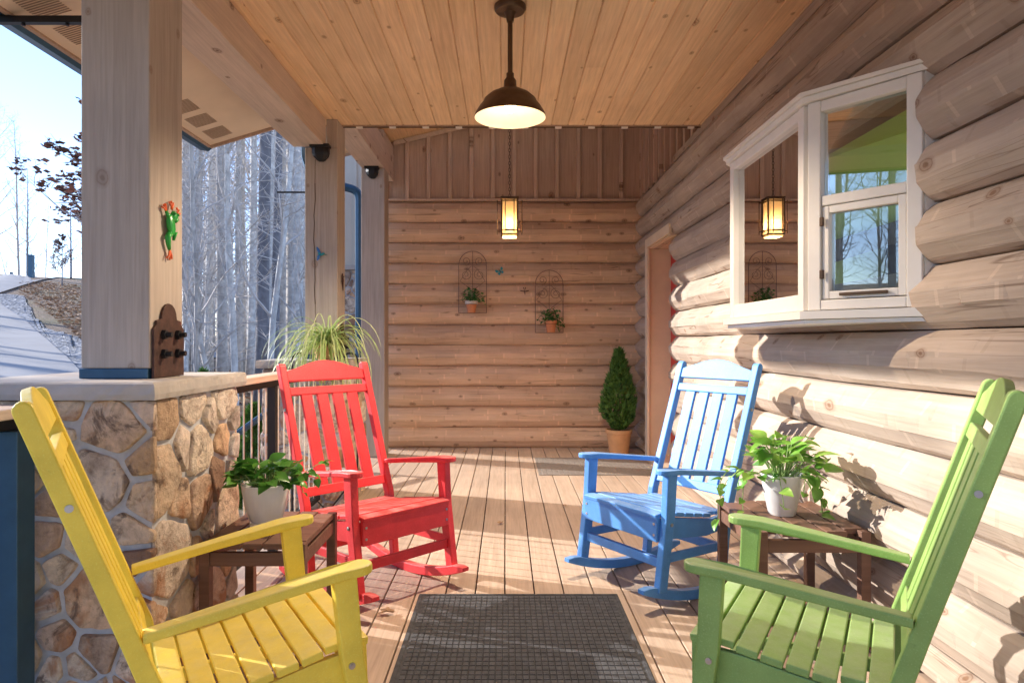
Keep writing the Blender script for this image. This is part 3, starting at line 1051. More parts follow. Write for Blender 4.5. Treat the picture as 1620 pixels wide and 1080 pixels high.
# roof covering above everything, rising to a ridge over the right wall
add_prism(bm, [(ex - .06, ez + .165), (4.4, ez + .165 + 6.71 * .3), (4.4, ez + .20 + 6.71 * .3), (ex - .06, ez + .20)], -2.1, 5.24)
lobj('shingles', bm, M['bark_dark'], roof)
def vent(y0):
    f = B()
    u0, u1 = .06, .21
    def P(u, y, d): return (ex + u, y, ez + .3 * u - d)
    n_ = 11
    for k in range(n_):
        y = y0 + .19 * k / n_
        a = [P(u0, y, .002), P(u1, y, .002), P(u1, y + .009, .002), P(u0, y + .009, .002)]
        f.faces.new([f.verts.new(q) for q in a])
    return f
for y0 in (.6, .87, 1.14, 2.76, 3.03, 3.30, 4.38, 4.65, 4.92):
    lobj('soffit_vent', vent(y0), M['vent'], roof)
# gutter
bm = B()
gx = ex - .03
prof = [(gx, ez + .13), (gx, ez + .0), (gx - .03, ez - .02), (gx - .09, ez - .01), (gx - .12, ez + .06), (gx - .12, ez + .13), (gx - .112, ez + .13), (gx - .112, ez + .065), (gx - .085, ez + .0), (gx - .03, ez - .01), (gx - .008, ez + .01), (gx - .008, ez + .13)]
add_prism(bm, prof, -2.1, 5.3)
gut = tag(obj('gutter', bm, M['gutter']), 'dark blue metal gutter along the porch eave', 'gutter')
bm = B()
add_box(bm, ex - .12, -1.50, 3.10, 3.13, ez - .045, ez - .015)
for xx in (-2.2, -2.0, -1.8, -1.6):
    add_tube(bm, [(xx, 3.115, ez - .055), (xx, 3.115, ez - .044)], .008, 6)
tag(obj('eave_bracket', bm, M['black_metal']), 'flat dark metal strap from the gutter in towards the near post', 'bracket')

bm = B()
add_box(bm, -1.585, -1.342, -2.0, 5.095, 2.65, 2.857, bev=.004)
tag(obj('porch_beam', bm, M['beam']), 'long stained timber beam from the near post to the middle post', 'beam')
bm = B()
add_box(bm, -1.497, -1.262, 5.345, 7.7, 3.0, 3.30, bev=.004)
tag(obj('porch_beam', bm, M['beam']), 'higher short timber beam between the middle post and the far post', 'beam')
# raised roof over the rear bay
rear = thing('rear_roof', 'raised pitched plank ceiling over the far end of the porch', 'roof', (0, 6.5, 3.4))
bm = B()
x = -1.9
sl_ = .24
def rz(x): return 3.44 + (x + 1.33) * sl_
k = 0
y = 5.27
while y < 7.72:
    x0, x1 = -1.9, 1.7
    y1 = min(y + .14, 7.725)
    add_prism(bm, [(x0, rz(x0)), (x1, rz(x1)), (x1, rz(x1) + .02), (x0, rz(x0) + .02)], y + .001, y1 - .001)
    y += .14
lobj('ceiling_plank', bm, M['ceil'], rear)
bm = B()
add_prism(bm, [(-2.1, rz(-2.1) + .022), (1.9, rz(1.9) + .022), (1.9, rz(1.9) + .16), (-2.1, rz(-2.1) + .16)], 5.10, 7.9)
add_box(bm, -1.6, 1.7, 5.264, 5.30, 2.985, 3.38)
lobj('roof_deck', bm, M['board'], rear)
bm = B()
add_prism(bm, [(-1.26, rz(-1.26) - .05), (1.55, rz(1.55) - .05), (1.55, rz(1.55) - .004), (-1.26, rz(-1.26) - .004)], YJ - .05, YJ - .026)
lobj('gable_trim', bm, M['beam'], rear)
bm = B()
add_box(bm, -1.49, -1.27, 7.08, 7.7, 3.302, 3.40)
lobj('blocking', bm, M['beam'], rear)

# posts
def post(name, label, y0, y1, z0, z1, notch=False, cracks=False):
    th = thing(name, label, 'post', (-1.38, (y0 + y1) / 2, z0), group='square timber porch posts')
    bm = B()
    add_box(bm, -1.50, -1.257, y0, y1, z0, 2.648 if notch else z1, bev=.005)
    o = lobj('shaft', bm, M['post'], th)
    if notch:
        bm = B()
        add_box(bm, -1.34, -1.2575, y0 + .001, y1, 2.649, z1, bev=.003)
        lobj('shaft_tongue', bm, M['post'], th)
    return th
p1 = post('porch_post', 'near square porch post carrying the frog ornament and an iron plate', 2.41, 2.655, 1.105, 2.648)
p2 = post('porch_post', 'middle square porch post with a long crack and a hummingbird ornament', 5.10, 5.34, 1.105, 2.858, notch=True)
bm = B()
add_box(bm, -1.4945, -1.2625, 5.345, 5.36, 2.66, 2.995)
lobj('knee_block', bm, M['post'], p2)
p3 = post('porch_post', 'far square porch post standing on the deck by the log wall', 7.08, 7.33, .001, 2.998)
# drying crack in post 2
bm = B()
r_ = random.Random(3)
pts = []
z = 2.56; x = -1.42
while z > 1.12:
    pts.append((x, 5.0985, z)); z -= .06; x += r_.uniform(-.006, .006)
for i, (a, b) in enumerate(zip(pts, pts[1:])):
    wd = .0035 if 2 < i < 18 else .002
    bm.faces.new([bm.verts.new(c) for c in ((a[0] - wd, a[1], a[2]), (a[0] + wd, a[1], a[2]), (b[0] + wd, b[1], b[2]), (b[0] - wd, b[1], b[2]))])
lobj('crack', bm, M['brownwall'], p2)
def base_plate(th, y0, y1):
    # stand-off base and the arched iron side plate with four bolts
    bm = B()
    add_box(bm, -1.505, -1.262, y0 - .004, y1 - .01, 1.069, 1.104, bev=.003)
    lobj('standoff_base', bm, M['gutter'], th)
    yc = (y0 + y1) / 2; hw = .112
    pr = [(-hw, 1.07), (hw, 1.07), (hw, 1.245), (hw * .82, 1.262), (hw * .82, 1.275), (hw * .6, 1.28)]
    for k in range(9):
        a = math.pi * k / 8
        pr.append((hw * .5 * math.cos(a), 1.282 + .058 * math.sin(a)))
    pr += [(-hw * .6, 1.28), (-hw * .82, 1.275), (-hw * .82, 1.262), (-hw, 1.245)]
    bm = B()
    mt = Matrix(((0, 1, 0, 0), (1, 0, 0, yc), (0, 0, 1, 0), (0, 0, 0, 1)))
    add_prism(bm, pr, -1.256, -1.246, mt, bev=.0015)
    pl = lobj('iron_plate', bm, M['rust'], th)
    for dy in (-.05, .055):
        for z in (1.155, 1.225):
            bm = B()
            add_tube(bm, [(-1.2455, yc + dy, z), (-1.232, yc + dy, z)], .019, 6)
            add_tube(bm, [(-1.232, yc + dy, z), (-1.212, yc + dy, z)], .010, 10)
            lobj('bolt', bm, M['black_metal'], pl)
base_plate(p1, 2.41, 2.655)
base_plate(p2, 5.10, 5.34)

# ------------------------------------------------------------------ stone pillars
def clip_poly(poly, a, b, c):
    """keep a*x+b*y<=c"""
    out = []
    for i in range(len(poly)):
        p, q = poly[i], poly[(i + 1) % len(poly)]
        fp, fq = a * p[0] + b * p[1] - c, a * q[0] + b * q[1] - c
        if fp <= 0: out.append(p)
        if (fp < 0 < fq) or (fq < 0 < fp):
            s = fp / (fp - fq)
            out.append((p[0] + (q[0] - p[0]) * s, p[1] + (q[1] - p[1]) * s))
    return out

def stones(bm, W, H, mt, seed, cell=.28, mortar=.0125):
    r = random.Random(seed)
    pts = []
    tries = 0
    while tries < 4000:
        tries += 1
        p = (r.uniform(0, W), r.uniform(0, H), r.choice([.35, .5, .8, 1, 1.25, 1.4]))
        if all((p[0] - q[0]) ** 2 + ((p[1] - q[1]) * 1.15) ** 2 > (cell * .5 * (p[2] + q[2]) * .82) ** 2 for q in pts):
            pts.append(p)
    for p in pts:
        poly = [(0, 0), (W, 0), (W, H), (0, H)]
        for q in pts:
            if q is p: continue
            dx, dy = q[0] - p[0], q[1] - p[1]
            w_ = (p[2] ** 2 - q[2] ** 2) * .006
            mx_, my_ = (p[0] + q[0]) / 2, (p[1] + q[1]) / 2
            L = math.hypot(dx, dy)
            poly = clip_poly(poly, dx, dy, dx * mx_ + dy * my_ + w_ - mortar * L * r.uniform(.5, 1.0))
            if len(poly) < 3: break
        if len(poly) < 3: continue
        cx = sum(a for a, b in poly) / len(poly); cy = sum(b for a, b in poly) / len(poly)
        # round the corners
        for it in range(2):
            np_ = []
            for i in range(len(poly)):
                a, b = poly[i], poly[(i + 1) % len(poly)]
                s = .10 if it == 0 else .22
                np_.append((a[0] + (b[0] - a[0]) * s, a[1] + (b[1] - a[1]) * s))
                np_.append((a[0] + (b[0] - a[0]) * (1 - s), a[1] + (b[1] - a[1]) * (1 - s)))
            poly = np_
        # subdivide long edges
        fine = []
        for i in range(len(poly)):
            a, b = poly[i], poly[(i + 1) % len(poly)]
            k = max(1, int(math.hypot(b[0] - a[0], b[1] - a[1]) / .02))
            for j in range(k):
                fine.append((a[0] + (b[0] - a[0]) * j / k, a[1] + (b[1] - a[1]) * j / k))
        tz = r.uniform(.010, .022); tx, ty = r.uniform(-.05, .05), r.uniform(-.05, .05)
        sd = r.uniform(0, 100)
        rings = []
        for sc, dep in ((1.0, -.3), (.995, .45), (.98, .8), (.93, .97), (.6, 1.0), (.3, 1.0)):
            ring = []
            for a, b in fine:
                jit = 1 + .07 * noise.noise(Vector((a * 25, b * 25, sd)))
                u = cx + (a - cx) * sc * jit; v_ = cy + (b - cy) * sc * jit
                u = min(max(u, -.0), W + .0); v_ = min(max(v_, 0), H)
                n_ = noise.noise(Vector((u * 14, v_ * 14, sd))) * .008 + noise.noise(Vector((u * 40, v_ * 40, sd))) * .003
                h = (tz + tx * (u - cx) + ty * (v_ - cy)) * dep + (n_ if dep > .5 else 0)
                ring.append(bm.verts.new(mt @ Vector((u, v_, h))))
            rings.append(ring)
        nn = len(fine)
        for r0, r1 in zip(rings, rings[1:]):
            for k in range(nn):
                bm.faces.new((r0[k], r0[(k + 1) % nn], r1[(k + 1) % nn], r1[k]))
        bm.faces.new(rings[-1])

def pillar(label, x0, x1, y0, y1, z1, seed):
    th = thing('stone_pillar', label, 'pillar', ((x0 + x1) / 2, (y0 + y1) / 2, 0), group='stone pillars under the porch posts')
    bm = B()
    add_box(bm, x0, x1, y0, y1, -.6, z1)
    lobj('mortar_core', bm, M['mortar'], th)
    bm = B()
    W, D, H = x1 - x0, y1 - y0, z1
    stones(bm, W + .014, H, Matrix(((1, 0, 0, x0), (0, 0, -1, y0), (0, 1, 0, 0), (0, 0, 0, 1))), seed)
    stones(bm, D + .0, H, Matrix(((0, 0, 1, x1), (1, 0, 0, y0), (0, 1, 0, 0), (0, 0, 0, 1))), seed + 1, cell=.29)
    stones(bm, W, H, Matrix(((-1, 0, 0, x1), (0, 0, 1, y1), (0, 1, 0, 0), (0, 0, 0, 1))), seed + 2)
    stones(bm, D, H, Matrix(((0, 0, -1, x0), (-1, 0, 0, y1), (0, 1, 0, 0), (0, 0, 0, 1))), seed + 3)
    lobj('stone_facing', bm, M['stone'], th, smooth=True, sharp=50)
    # rock-faced cap
    bm = B()
    cx0, cx1, cy0, cy1 = x0 - .04, x1 + .03, y0 - .045, y1 + .05
    nx = 40; rings = []
    per = []
    for i in range(nx): per.append((cx0 + (cx1 - cx0) * i / nx, cy0))
    for i in range(nx): per.append((cx1, cy0 + (cy1 - cy0) * i / nx))
    for i in range(nx): per.append((cx1 - (cx1 - cx0) * i / nx, cy1))
    for i in range(nx): per.append((cx0, cy1 - (cy1 - cy0) * i / nx))
    mx_, my_ = (cx0 + cx1) / 2, (cy0 + cy1) / 2
    for z, ins in ((z1 + .001, .03), (z1 + .004, .004), (z1 + .022, 0), (z1 + .045, .003), (z1 + .056, .006), (z1 + .061, .016), (z1 + .062, .05)):
        ring = []
        for (a, b) in per:
            n_ = .007 * noise.noise(Vector((a * 16, b * 16, z * 40 + seed))) if ins < .02 else 0
            dx = -math.copysign(ins, a - mx_) if abs(a - mx_) > (cx1 - cx0) / 2 - .001 else 0
            dy = -math.copysign(ins, b - my_) if abs(b - my_) > (cy1 - cy0) / 2 - .001 else 0
            ox = math.copysign(n_, a - mx_) if abs(a - mx_) > (cx1 - cx0) / 2 - .001 else 0
            oy = math.copysign(n_, b - my_) if abs(b - my_) > (cy1 - cy0) / 2 - .001 else 0
            ring.append(bm.verts.new((a + dx + ox, b + dy + oy, z)))
        rings.append(ring)
    n = len(per)
    for r0, r1 in zip(rings, rings[1:]):
        for k in range(n): bm.faces.new((r0[k], r0[(k + 1) % n], r1[(k + 1) % n], r1[k]))
    bm.faces.new(rings[-1]); bm.faces.new(rings[0][::-1])
    lobj('cap_slab', bm, M['cap'], th)
    return th
pillar('near stone pillar beside the yellow rocking chair', -1.84, -1.165, 2.25, 2.94, 1.006, 100)
pillar('far stone pillar behind the red rocking chair', -1.74, -1.165, 4.90, 5.60, 1.006, 200)

# ------------------------------------------------------------------ railings
rail = thing('railing', 'wood-capped railing with thin metal balusters between the two stone pillars', 'railing', (-1.33, 3.9, 0))
bm = B()
add_box(bm, -1.40, -1.27, 2.995, 4.845, .985, 1.018, bev=.004)
lobj('top_rail', bm, M['beam'], rail)
bm = B()
add_box(bm, -1.355, -1.315, 2.995, 4.845, .945, .984)
add_box(bm, -1.355, -1.315, 2.995, 4.845, .08, .115)
lobj('metal_rail', bm, M['black_metal'], rail)
y = 3.06
while y < 4.82:
    bm = B()
    add_tube(bm, [(-1.335, y, .115), (-1.335, y, .945)], .0045, 6, False)
    if abs(y - 3.92) > .04:
        lobj('baluster', bm, M['cable'], rail)
    else: bm.free()
    y += .105
bm = B(); add_box(bm, -1.355, -1.31, 3.88, 3.925, .0, .945); lobj('rail_post', bm, M['black_metal'], rail)
near = thing('railing', 'dark metal railing post with wooden rail beside the near stone pillar', 'railing', (-1.53, 2.1, 0))
bm = B(); add_box(bm, -1.60, -1.492, 2.085, 2.165, 0, .925, bev=.003); lobj('rail_post', bm, M['gutter'], near)
bm = B(); add_box(bm, -1.63, -1.485, -1.5, 2.2, .965, .997, bev=.004); lobj('top_rail', bm, M['beam'], near)
bm = B(); add_box(bm, -1.57, -1.53, -1.5, 2.2, .928, .963); add_box(bm, -1.57, -1.53, -1.5, 2.08, .08, .115); lobj('metal_rail', bm, M['black_metal'], near)
for k in range(34):
    y = 1.98 - k * .105
    bm = B(); add_tube(bm, [(-1.55, y, .115), (-1.55, y, .928)], .0045, 6, False)
    lobj('baluster', bm, M['cable'], near)
# stair handrail outside
st = thing('stair_handrail', 'blue sloping metal handrail of the outside steps behind the balusters', 'handrail', (-2.6, 6, -.4))
bm = B()
def onray(px, py, y): return ((px - 800) * y / 1080, y, 1.2 - (py - 540) * y / 1080)
a, b = Vector(onray(372, 688, 5.6)), Vector(onray(448, 634, 6.6))
d = (b - a)
add_tube(bm, [a - d * .6, b], .028, 8)
lobj('handrail', bm, M['gutter'], st)
for s in (.95, -.3):
    bm = B(); q = a + d * s
    add_box(bm, q.x - .025, q.x + .025, q.y - .025, q.y + .025, -.8, q.z - .02)
    lobj('handrail_post', bm, M['gutter'], st)

# ------------------------------------------------------------------ neighbouring wing and downspouts
wing = thing('house_wing', 'cream board and stone wing of the house beyond the far posts', 'building', (-1.9, 9.1, 0))
bm = B()
add_box(bm, -2.32, -1.2, 9.0, 9.6, 2.2, 4.6)
for x in (-2.24, -2.0, -1.76, -1.52):
    add_box(bm, x, x + .04, 8.972, 8.999, 2.2, 4.6)
lobj('board_siding', bm, M['cream_board'], wing)
bm = B()
add_box(bm, -2.36, -1.2, 8.93, 9.0, 2.14, 2.2)
lobj('stone_ledge', bm, M['cap'], wing)
bm = B(); add_box(bm, -2.32, -1.2, 8.99, 9.6, -.6, 2.139); lobj('mortar_core', bm, M['mortar'], wing)
bm = B()
stones(bm, 1.12, 2.7, Matrix(((1, 0, 0, -2.32), (0, 0, -1, 8.99), (0, 1, 0, -.57), (0, 0, 0, 1))), 900, cell=.24)
lobj('stone_facing', bm, M['stone'], wing, smooth=True, sharp=50)

def ds(label, pts, r_in):
    bm = B()
    pts = [Vector(p) for p in pts]
    sm = []
    for i in range(len(pts)):
        if 0 < i < len(pts) - 1:
            a, b, c = pts[i - 1], pts[i], pts[i + 1]
            u, v = (a - b).normalized() * .11, (c - b).normalized() * .11
            for k in range(7):
                s = k / 6
                sm.append(((b + u) * (1 - s) ** 2 + b * 2 * s * (1 - s) + (b + v) * s * s))
        else: sm.append(pts[i])
    add_tube(bm, sm, r_in, 8)
    tag(obj('downspout', bm, M['gutter']), label, 'downspout', 'dark blue downspouts')
ds('dark blue downspout running down between the middle and far posts', [(-2.2, 8.3, 3.14), (-1.78, 8.3, 3.03), (-1.78, 8.3, -.2)], .05)
ds('short dark blue downspout elbow left of the middle post under the eave', [(-1.585, 5.42, 2.9), (-1.585, 5.42, 2.60), (-1.42, 5.42, 2.45)], .04)
bm = B()
add_tube(bm, [(-1.74, 5.2, 2.335), (-1.49, 5.2, 2.335)], .007, 6)
add_tube(bm, [(-1.51, 5.2, 2.335), (-1.506, 5.2, 2.22)], .006, 6)
tag(obj('plant_bracket', bm, M['black_metal']), 'thin black iron arm sticking out left of the middle post', 'bracket')

# ------------------------------------------------------------------ rocking chair
def chair_parts(root, mat):
    # local x = forward, origin below the middle of the rocker; u = x - .3
    def o2(name, bm, parent=root, **k):
        ob = obj(name, bm, mat, parent, **k)
        return ob
    u = lambda x: x + .3
    def bolt(parent, p, axis=1, side=1):
        bm = B()
        q = Vector(p)
        add_tube(bm, [q, q + Vector((0, side * .003, 0))], .0085, 12)
        add_tube(bm, [q + Vector((0, side * .003, 0)), q + Vector((0, side * .005, 0))], .005, 6)
        obj('bolt', bm, M['steel'], parent)
    posts = {}
    for s in (1, -1):
        # back post, bent at the seat, round topped: side outline, lateral thickness
        cl = [(-.405, .055), (-.425, .24), (-.452, .40), (-.497, .537), (-.676, 1.072)]
        wid = [.038, .043, .045, .041, .039]
        L_, R_ = [], []
        for i, (a, z) in enumerate(cl):
            b0 = Vector(cl[max(0, i - 1)]); b1 = Vector(cl[min(len(cl) - 1, i + 1)])
            d = (b1 - b0).normalized(); n = Vector((-d.y, d.x))
            L_.append((u(a) + n.x * wid[i] / 2, z + n.y * wid[i] / 2)); R_.append((u(a) - n.x * wid[i] / 2, z - n.y * wid[i] / 2))
        d = (Vector(cl[-1]) - Vector(cl[-2])).normalized(); n = Vector((-d.y, d.x)); c = Vector((u(cl[-1][0]), cl[-1][1]))
        arc = [tuple(c + n * .0195 * math.cos(t_) * 1 + d * .020 * math.sin(t_)) for t_ in [math.pi * k / 8 for k in range(1, 8)]]
        out = L_ + arc + R_[::-1]
        bm = B()
        yy = s * .25
        add_prism(bm, out, yy - .019, yy + .019, bev=.005)
        po = o2('back_post', bm)
        posts[s] = po
        for fz in ((-.432, .352), (-.604, .862)):
            bolt(po, (u(fz[0]), yy + s * .0192, fz[1]), side=s)
        # rocker
        Rr = 1.10
        ns = 22
        lo, hi = [], []
        for k in range(ns + 1):
            x = -.36 + .80 * k / ns
            z = x * x / (2 * Rr)
            lo.append((x, z)); th_ = .045 if .06 < k / ns < .94 else .036 if .02 < k / ns < .98 else .018
            hi.append((x, z + th_))
        bm = B()
        add_prism(bm, lo + hi[::-1], s * .262 - .02, s * .262 + .02, bev=.004)
        o2('rocker', bm)
        # front leg, leaning, slightly flared at the top
        bm = B()
        pr = [(u(.030) - .025, .075), (u(.030) + .025, .080), (u(-.014) + .026, .40), (u(-.028) + .030, .600), (u(-.028) - .030, .592), (u(-.018) - .026, .40)]
        add_prism(bm, pr, s * .272 - .019, s * .272 + .019, bev=.005)
        lg = o2('front_leg', bm)
        bolt(lg, (u(-.02), s * .272 + s * .0192, .375), side=s)
        # arm: plan outline, tilted down to the rear
        bm = B()
        plan = []
        xr, xf = -.478, .045
        for k in range(9):
            t_ = -math.pi / 2 + math.pi * k / 8
            plan.append((xf - .035 + .036 * math.cos(t_), .274 + .037 * math.sin(t_)))
        plan += [(-.06, .310), (-.25, .297), (xr, .279), (xr, .239), (-.25, .243), (-.06, .238)]
        tmp = B()
        vs0, vs1 = [], []
        for (a, b) in plan:
            z = .604 + (a - .0) * .128 + (.010 * max(0, (a + .05) / .1) if a > -.05 else 0) * -1
            bb_ = b if s > 0 else -b
            vs0.append(tmp.verts.new((u(a), bb_, z))); vs1.append(tmp.verts.new((u(a), bb_, z + .024)))
        tmp.faces.new(vs0); tmp.faces.new(vs1)
        for k in range(len(plan)):
            tmp.faces.new((vs0[k], vs0[(k + 1) % len(plan)], vs1[(k + 1) % len(plan)], vs1[k]))
        bmesh.ops.recalc_face_normals(tmp, faces=tmp.faces[:])
        es = [e for e in tmp.edges if not (abs(e.verts[0].co.x - e.verts[1].co.x) < 1e-5 and abs(e.verts[0].co.y - e.verts[1].co.y) < 1e-5)]
        bmesh.ops.bevel(tmp, geom=es, offset=.005, segments=2, affect='EDGES', profile=.5)
        merge(bm, tmp)
        o2('arm', bm)
        # side rail under the seat, following the dip
        bm = B()
        pr = [(u(.012), .395), (u(-.10), .387), (u(-.22), .368), (u(-.34), .352), (u(-.435), .365), (u(-.43), .290), (u(-.30), .275), (u(-.12), .290), (u(.012), .300)]
        add_prism(bm, pr, s * .240 - .012 - (0), s * .240 + .0095, bev=.003)
        o2('side_rail', bm)
        bm = B()
        add_box(bm, u(-.405), u(.0), s * .262 - .0085, s * .262 + .0085, .198, .240, bev=.004)
        o2('side_stretcher', bm)
    # front apron + stretchers
    bm = B(); add_box(bm, u(.012), u(.034), -.2525, .2525, .295, .412, bev=.004)
    ap = o2('front_apron', bm)
    for s in (1, -1):
        for z in (.325, .375):
            bm = B(); add_tube(bm, [(u(.034), s * .235, z), (u(.0365), s * .235, z)], .006, 10); obj('screw', bm, M['steel'], ap)
    bm = B(); add_box(bm, u(-.005), u(.019), -.2525, .2525, .178, .222, bev=.004); o2('front_stretcher', bm)
    bm = B(); add_box(bm, u(-.428), u(-.404), -.2305, .2305, .178, .222, bev=.004); o2('rear_stretcher', bm)
    # seat slats follow a dished curve
    def seatz(x):
        if x > -.03: return .418 - (x + .03) * .12
        t_ = (x + .03) / -.42
        return .418 - .058 * math.sin(min(1, t_ * .80) * math.pi / 2) + .02 * max(0, t_ - .7)
    nsl = 8; pitch = .0605; w_ = .0545
    for k in range(nsl):
        xc = .012 - k * pitch
        z0, z1 = seatz(xc + w_ / 2), seatz(xc - w_ / 2)
        ang = math.atan2(z0 - z1, w_)
        hw = .2925 if k not in (0, 7) else .2475
        if k == 0: hw = .2925 ; hw = .2510
        if k in (1,): hw = .2510
        if k >= 6: hw = .229
        hw = min(hw, .262) if 1 < k < 6 else hw
        bm = B()
        mt = Matrix.Translation((u(xc), 0, (z0 + z1) / 2)) @ Matrix.Rotation(-ang, 4, 'Y')
        add_box(bm, -w_ / 2, w_ / 2, -hw, hw, -.011, .009, mt, .004)
        o2('seat_slat', bm)
    # back: lean axis
    d = Vector((-.179, 0, .535)).normalized()
    base = Vector((u(-.497), 0, .537))
    def bp(z): return base + d * ((z - .537) / d.z)
    bmx = Matrix(((-d.z, 0, d.x, 0), (0, -1, 0, 0), (d.x * 1.0, 0, d.z, 0), (0, 0, 0, 1)))
    def bmat(z):
        p = bp(z)
        f = Vector((d.z, 0, -d.x))      # forward normal of the back
        return Matrix(((0, f.x, d.x, p.x), (1, f.y, d.y, p.y), (0, f.z, d.z, p.z), (0, 0, 0, 1)))
    # crest rail with arched top
    mt = bmat(1.0)
    pr = [(-.2305, 0), (.2305, 0), (.2305, .052)]
    for k in range(13):
        a = .215 - .43 * k / 12
        pr.append((a, .058 + .052 * math.cos(a / .215 * math.pi / 2) ** 1.3))
    pr.append((-.2305, .052))
    bm = B(); add_prism(bm, pr, -.012, .012, mt, bev=.003); o2('crest_rail', bm)
    bm = B(); add_box(bm, -.2305, .2305, -.013, .013, 0, .042, bmat(.928), .004); o2('upper_back_rail', bm)
    bm = B(); add_box(bm, -.2305, .2305, -.013, .013, 0, .045, bmat(.440), .004); o2('lower_back_rail', bm)
    for k in range(4):
        yc = (k - 1.5) * .092
        L = (.928 - .445) / d.z
        bm = B()
        add_box(bm, yc - .031, yc + .031, -.009, .009, .03, L, bmat(.445), .003)
        tmp = bmat(.445)
        o2('back_slat', bm)
    return root

def make_chair(mat, label, X, Y, a, pitch):
    a = R(a)
    th = thing('rocking_chair', label, 'rocking chair', (X - .3 * math.cos(a), Y - .3 * math.sin(a), 0), (0, R(pitch), a), 'rocking chairs facing each other on the porch')
    chair_parts(th, mat)
    return th
make_chair(hdpe('blue_lumber', (.08, .29, .70)), 'blue wooden-look rocking chair by the log wall under the bay window', .567, 3.295, 213.1, -.4)
make_chair(hdpe('red_lumber', (.76, .035, .042)), 'red rocking chair in front of the far stone pillar', -.472, 3.192, -43.5, -.9)
make_chair(hdpe('yellow_lumber', (.91, .71, .075)), 'yellow rocking chair at the near left beside the stone pillar', -.509, 1.985, 31.1, -2.0)
make_chair(hdpe('green_lumber', (.28, .45, .11)), 'green rocking chair at the near right against the log wall', .657, 2.032, 150.1, .5)

# ------------------------------------------------------------------ side tables
def table(label, x0, x1, y0, y1, h=.46):
    th = thing('side_table', label, 'side table', ((x0 + x1) / 2, (y0 + y1) / 2, 0), group='brown slatted side tables')
    W, D = x1 - x0, y1 - y0
    hx, hy = W / 2, D / 2
    def o2(n, bm, p=th): return obj(n, bm, M['table'], p)
    for sx in (-1, 1):
        for sy in (-1, 1):
            bm = B(); add_box(bm, sx * hx, sx * (hx - .038), sy * hy, sy * (hy - .038), 0, h - .002, bev=.003); o2('leg', bm)
    for sy in (-1, 1):
        bm = B(); add_box(bm, -hx + .039, hx - .039, sy * (hy - .006), sy * (hy - .028), h - .085, h - .035, bev=.002); o2('apron', bm)
    for sx in (-1, 1):
        bm = B(); add_box(bm, sx * (hx - .006), sx * (hx - .028), -hy + .039, hy - .039, h - .085, h - .035, bev=.002); o2('apron', bm)
    n = 5; w_ = (W - .006) / n
    for k in range(n):
        a = -hx + .003 + k * w_
        ins = .039 if k in (0, n - 1) else .0
        bm = B(); add_box(bm, a + .003, a + w_ - .003, -hy + ins, hy - ins, h - .022, h, bev=.003); o2('top_slat', bm)
    return th
table('brown side table against the stone pillar holding the ribbed white pot', -1.125, -.735, 2.50, 2.98)
table('brown side table against the log wall holding the smooth white pot', .985, 1.425, 2.66, 3.18)

# ------------------------------------------------------------------ plants
def leaf_mesh(bm, mt, L, W, cup=.15, n=5, heart=True):
    """heart-shaped leaf lying along +x, folded on its midrib, tip drooping"""
    prof = [(0.0, .06), (.06, .62), (.22, .98), (.42, 1.0), (.65, .74), (.85, .36), (1.0, .0)] if heart else [(0, .05), (.2, .7), (.45, 1), (.75, .65), (1, 0)]
    mid, lft, rgt = [], [], []
    for s, w_ in prof:
        z = -.28 * L * s * s
        x = s * L
        mid.append(bm.verts.new(mt @ Vector((x, 0, z))))
        zz = z + cup * W * w_ - (.03 * L if s < .1 else 0)
        xx = x - (.10 * L if (heart and .01 < s < .1) else 0)
        lft.append(bm.verts.new(mt @ Vector((xx, w_ * W / 2, zz))))
        rgt.append(bm.verts.new(mt @ Vector((xx, -w_ * W / 2, zz))))
    for i in range(len(prof) - 1):
        bm.faces.new((mid[i], mid[i + 1], lft[i + 1], lft[i]))
        bm.faces.new((mid[i], rgt[i], rgt[i + 1], mid[i + 1]))

def rot_to(yaw, pitch, roll=0):
    return Matrix.Rotation(yaw, 4, 'Z') @ Matrix.Rotation(-pitch, 4, 'Y') @ Matrix.Rotation(roll, 4, 'X')

def pothos(th, zr, rr, n, seed, mat, vines, tall=.16, big=1.0, bias=None):
    r = random.Random(seed)
    lf, st_ = B(), B()
    for i in range(n):
        az = r.uniform(0, 6.28) if bias is None else r.gauss(bias, 1.6)
        el = r.uniform(.35, 1.5)
        L = tall * r.uniform(.6, 1.15)
        b0 = Vector((math.cos(az) * rr * r.uniform(0, .6), math.sin(az) * rr * r.uniform(0, .6), zr))
        d = Vector((math.cos(az) * math.cos(el), math.sin(az) * math.cos(el), math.sin(el)))
        p1_ = b0 + d * L * .55 + Vector((0, 0, .02)); p2_ = b0 + d * L + Vector((0, 0, -.01))
        add_tube(st_, [b0, p1_, p2_], [.0022, .002, .0015], 5, False)
        sz = r.uniform(.055, .095) * big
        leaf_mesh(lf, Matrix.Translation(p2_) @ rot_to(az + r.uniform(-.9, .9), r.uniform(-.3, 1.0), r.uniform(-.6, .6)), sz, sz * .78)
    for (az, out, drop, k) in vines:
        P = []
        for j in range(9):
            s = j / 8
            rad_ = rr * .8 + out * math.sin(s * 1.5)
            P.append(Vector((math.cos(az + .3 * s) * rad_, math.sin(az + .3 * s) * rad_, zr + .05 * math.sin(s * 3) - drop * s * s + r.uniform(-.006, .006))))
        add_tube(st_, P, .0018, 5, False)
        for j in range(k):
            s = (j + 1) / k * 8; i0 = min(int(s), 7)
            p = P[i0].lerp(P[i0 + 1], s - i0)
            sz = r.uniform(.035, .065) * big
            leaf_mesh(lf, Matrix.Translation(p) @ rot_to(az + r.uniform(-1.6, 1.6), r.uniform(-.9, .4), r.uniform(-.6, .6)), sz, sz * .8)
    fo = obj('foliage', lf, mat, th, smooth=True)
    obj('stem', st_, M['stem'], fo)

